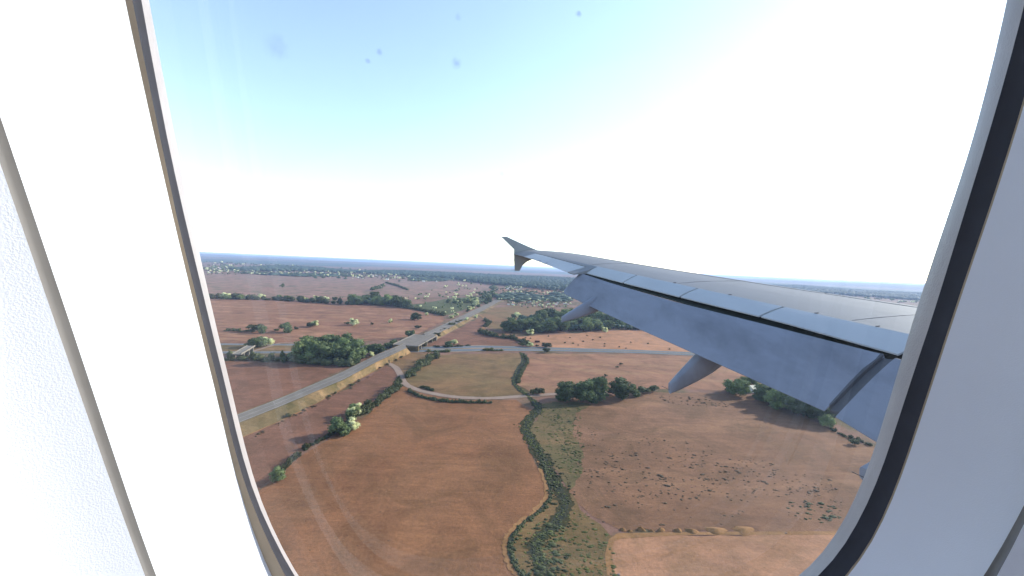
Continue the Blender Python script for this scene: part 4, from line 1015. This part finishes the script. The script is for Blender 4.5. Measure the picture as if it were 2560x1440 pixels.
cB = [(359, 0), (372, 100), (395, 240), (417, 350), (440, 450), (462, 540), (482, 630), (502, 720), (530, 820), (565, 970), (595, 1090), (612, 1170), (640, 1260), (675, 1335), (735, 1420),
      (2560, 20), (2500, 240), (2440, 440), (2383, 620), (2356, 714), (2331, 795), (2303, 876), (2267, 975), (2241, 1061), (2220, 1129), (2196, 1189), (2155, 1286), (2110, 1361), (2048, 1440)]
cC = [(334, 0), (355, 120), (380, 240), (400, 350), (422, 450), (442, 540), (462, 630), (480, 720), (520, 840), (550, 970), (580, 1100), (600, 1180), (625, 1260), (660, 1340), (712, 1420),
      (2560, 250), (2500, 440), (2440, 620), (2400, 729), (2369, 826), (2346, 900), (2320, 975), (2297, 1042), (2264, 1140), (2234, 1230), (2196, 1312), (2155, 1384), (2116, 1440)]
cDl = [(316, 0), (345, 160), (372, 280), (400, 400), (425, 505), (450, 615), (472, 720), (505, 840), (540, 980), (575, 1130), (595, 1220), (625, 1315), (665, 1405), (682, 1440)]
cD = cDl + [(x + 5, y + 1) for x, y in cC[15:]]
cE = [(0, 285), (25, 370), (50, 440), (75, 505), (107, 600), (145, 720), (190, 855), (220, 940), (260, 1060), (300, 1180), (345, 1315), (390, 1440), (2560, 1275), (2515, 1350), (2462, 1425)]
cF = [(0, 405), (25, 480), (55, 565), (80, 635), (107, 720), (150, 845), (200, 985), (250, 1130), (300, 1270), (362, 1440), (2560, 1312), (2519, 1387), (2492, 1440)]
rA = ring(cA, 0.0, 1.0, 1.4); rB = ring(cB, .066, .98, 1.38); rC = ring(cC, .125, .96, 1.36); rD = ring(cD, .128, .96, 1.37)
rE = ring(cE, .33, 1.02, 1.45); rF = ring(cF, .355, 1.06, 1.5)
def grow(r_, k, w, dh=0): q = r_.copy(); q[:, 0] = HC + (q[:, 0] - HC) * k; q[:, 1] = VC + (q[:, 1] - VC) * k; q[:, 2] = w; return q
rO = grow(rA, 1.22, -.08)
def ring_loft(name, rings, mat, parent, smooth=True):
    V = [wpt(*p) for r_ in rings for p in r_]; F = []
    for i in range(len(rings) - 1):
        for j in range(NT): a, b2 = i * NT + j, i * NT + (j + 1) % NT; F.append((a, b2, b2 + NT, a + NT))
    return obj(name, mesh_from(name, V, F, [mat], smooth), parent)
def between(a, b, k, bulge=0.0, pw=1.0):
    out_ = []
    for i in range(k + 1):
        t = i / k; q = a * (1 - t) + b * t; sc = 1 - bulge * math.sin(t * math.pi)
        q[:, 0] = HC + (q[:, 0] - HC) * sc; q[:, 1] = VC + (q[:, 1] - VC) * sc; out_.append(q)
    return out_
MAT['lip'] = simple_mat('window_lip_plastic', (0.38, 0.345, 0.35), .5, .4, scale=30., bump=.2, bscale=1500)
MAT['gasket'] = simple_mat('window_gasket_rubber', (0.036, 0.035, 0.045), .8, .15, scale=60.)
MAT['trim'] = simple_mat('beige_trim', (0.42, 0.34, 0.25), .6, .3, scale=40.)
MAT['plastic'] = simple_mat('sidewall_plastic', (0.74, 0.77, 0.87), .6, .3, c2=(.71, .74, .84), scale=8., bump=.13, bscale=3000)
MAT['carpet'] = simple_mat('cabin_carpet', (0.05, 0.06, 0.10), .95, .1, scale=40.)
MAT['groove'] = simple_mat('groove_grey', (0.20, 0.19, 0.19), .7, .2, scale=40.)
WIN = empty('cabin_window'); WIN.parent = AIR
ring_loft('outer_frame', between(rO, rA, 3), MAT['lip'], WIN)
ring_loft('window_lip', between(rA, rB, 6, .004), MAT['lip'], WIN)
ring_loft('gasket', between(rB, rC, 6, -.004), MAT['gasket'], WIN)
ring_loft('trim_strip', between(rC, rD, 2), MAT['trim'], WIN)
ring_loft('window_reveal', between(rD, rE, 12, -.006), MAT['plastic'], WIN)
ring_loft('panel_groove', between(rE, rF, 5, -.01), MAT['groove'], WIN)
rG = grow(rF, 1.10, .485); rH = grow(rF, 3.0, .60)
rI = rH.copy()
for i, t in enumerate(TH):
    k = 1 / max(abs(math.cos(t)), abs(math.sin(t))); rI[i] = (HC + 33 * math.cos(t) * k, VC + 7.0 * math.sin(t) * k, .60)
ring_loft('sidewall_panel', between(rF, rG, 6, -.012) + between(rG, rH, 6, -.05)[1:] + between(rH, rI, 3)[1:], MAT['plastic'], WIN)
# unseen rest of the cabin: ceiling, closed far side, floor; ends left open to admit light
pt, pb = wpt(0, VC + 7.0, .60), wpt(0, VC - 7.0, .60)
prof = [(pt[1], pt[2]), (1.2, 3.35), (.6, 3.45), (-.6, 3.45), (-1.2, 3.35), (-1.6, 2.85), (-1.7, 2.6)]
prof2 = [(-1.84, 1.9), (-1.84, 1.6), (-1.7, 1.15), (1.7, 1.15), (pb[1], pb[2])]
x0, x1 = CA[0] + D0 * (HC - 33), CA[0] + D0 * (HC + 33)
def sheet_x(name, pr, mat, xa=x0, xb=x1):
    V = []; F = []
    for i, (y, z) in enumerate(pr):
        V += [(xa, y, z), (xb, y, z)]
        if i: F.append((2 * i - 2, 2 * i - 1, 2 * i + 1, 2 * i))
    return obj(name, mesh_from(name, V, F, [mat]), LIN)
LIN = empty('cabin_lining'); LIN.parent = AIR
sheet_x('ceiling_lining', prof, MAT['plastic']); sheet_x('lower_lining', [prof[-1]] + prof2[:3], MAT['plastic']); sheet_x('floor', prof2[2:4], MAT['carpet']); sheet_x('lower_lining', prof2[3:], MAT['plastic'])

# panes: clear acrylic, slightly dirty
def pane_mat(name, spots):
    m = bpy.data.materials.new(name); m.use_nodes = True; n = m.node_tree.nodes; l = m.node_tree.links; n.clear()
    o_ = n.new('ShaderNodeOutputMaterial'); tr = n.new('ShaderNodeBsdfTransparent'); gl = n.new('ShaderNodeBsdfGlossy'); df = n.new('ShaderNodeBsdfDiffuse')
    gl.inputs['Roughness'].default_value = .03; tr.inputs[0].default_value = (.97, .985, .985, 1)
    fr = n.new('ShaderNodeFresnel'); fr.inputs[0].default_value = 1.4
    m1 = n.new('ShaderNodeMixShader'); ge = n.new('ShaderNodeNewGeometry'); fm = n.new('ShaderNodeMath'); fm.operation = 'SUBTRACT'; fm.operation = 'MULTIPLY_ADD'; l.new(ge.outputs['Backfacing'], fm.inputs[0]); fm.inputs[1].default_value = -.7; fm.inputs[2].default_value = .7
    fx = n.new('ShaderNodeMath'); fx.operation = 'MULTIPLY'; l.new(fr.outputs[0], fx.inputs[0]); l.new(fm.outputs[0], fx.inputs[1]); l.new(fx.outputs[0], m1.inputs[0]); l.new(tr.outputs[0], m1.inputs[1]); l.new(gl.outputs[0], m1.inputs[2])
    tc = n.new('ShaderNodeTexCoord').outputs['Object']
    nz = noise(n, l, tc, 60, 6, .7, .5); film = ramp(n, l, nz.outputs[0], [(.45, (.0,) * 3), (.9, (.008,) * 3)]).outputs[0]
    df.inputs[0].default_value = (.12, .12, .14, 1)
    fac = film
    for (c, rad, amt) in spots:
        vm = n.new('ShaderNodeVectorMath'); vm.operation = 'DISTANCE'; l.new(tc, vm.inputs[0]); vm.inputs[1].default_value = c
        n2 = noise(n, l, tc, 700, 3, .6); ad = n.new('ShaderNodeMath'); ad.operation = 'MULTIPLY_ADD'; l.new(n2.outputs[0], ad.inputs[0]); ad.inputs[1].default_value = rad * 1.1; l.new(vm.outputs['Value'], ad.inputs[2])
        mr = n.new('ShaderNodeMapRange'); l.new(ad.outputs[0], mr.inputs[0]); mr.inputs[1].default_value = rad * .7; mr.inputs[2].default_value = rad * 1.6; mr.inputs[3].default_value = amt; mr.inputs[4].default_value = 0
        mx = n.new('ShaderNodeMath'); mx.operation = 'MAXIMUM'; l.new(fac, mx.inputs[0]); l.new(mr.outputs[0], mx.inputs[1]); fac = mx.outputs[0]
    m2 = n.new('ShaderNodeMixShader'); l.new(fac, m2.inputs[0]); l.new(m1.outputs[0], m2.inputs[1]); l.new(df.outputs[0], m2.inputs[2])
    l.new(m2.outputs[0], o_.inputs[0]); return m
def pane(name, w, src, k, spots_px):
    q = grow(src, k, w); thick = .02
    V = [wpt(*p) for p in q] + [wpt(p[0], p[1], w - thick) for p in q]; F = [tuple(range(NT)), tuple(range(2 * NT - 1, NT - 1, -1))]
    for j in range(NT): F.append((j, (j + 1) % NT, NT + (j + 1) % NT, NT + j))
    sp = [(tuple(wpt(*hv((x, y), w), w)), r_ * D0 / FPX, a) for x, y, r_, a in spots_px]
    return obj(name, mesh_from(name, V, F, [pane_mat(name + '_acrylic', sp)]), WIN)
pane('inner_pane', .02, rA, 1.02, [])
pane('outer_pane', -.05, rA, 1.15, [(1446, 34, 9, .30), (1141, 158, 13, .25), (948, 130, 9, .22), (920, 152, 8, .22), (1145, 42, 9, .14), (690, 115, 30, .10), (1255, 435, 8, .08)])
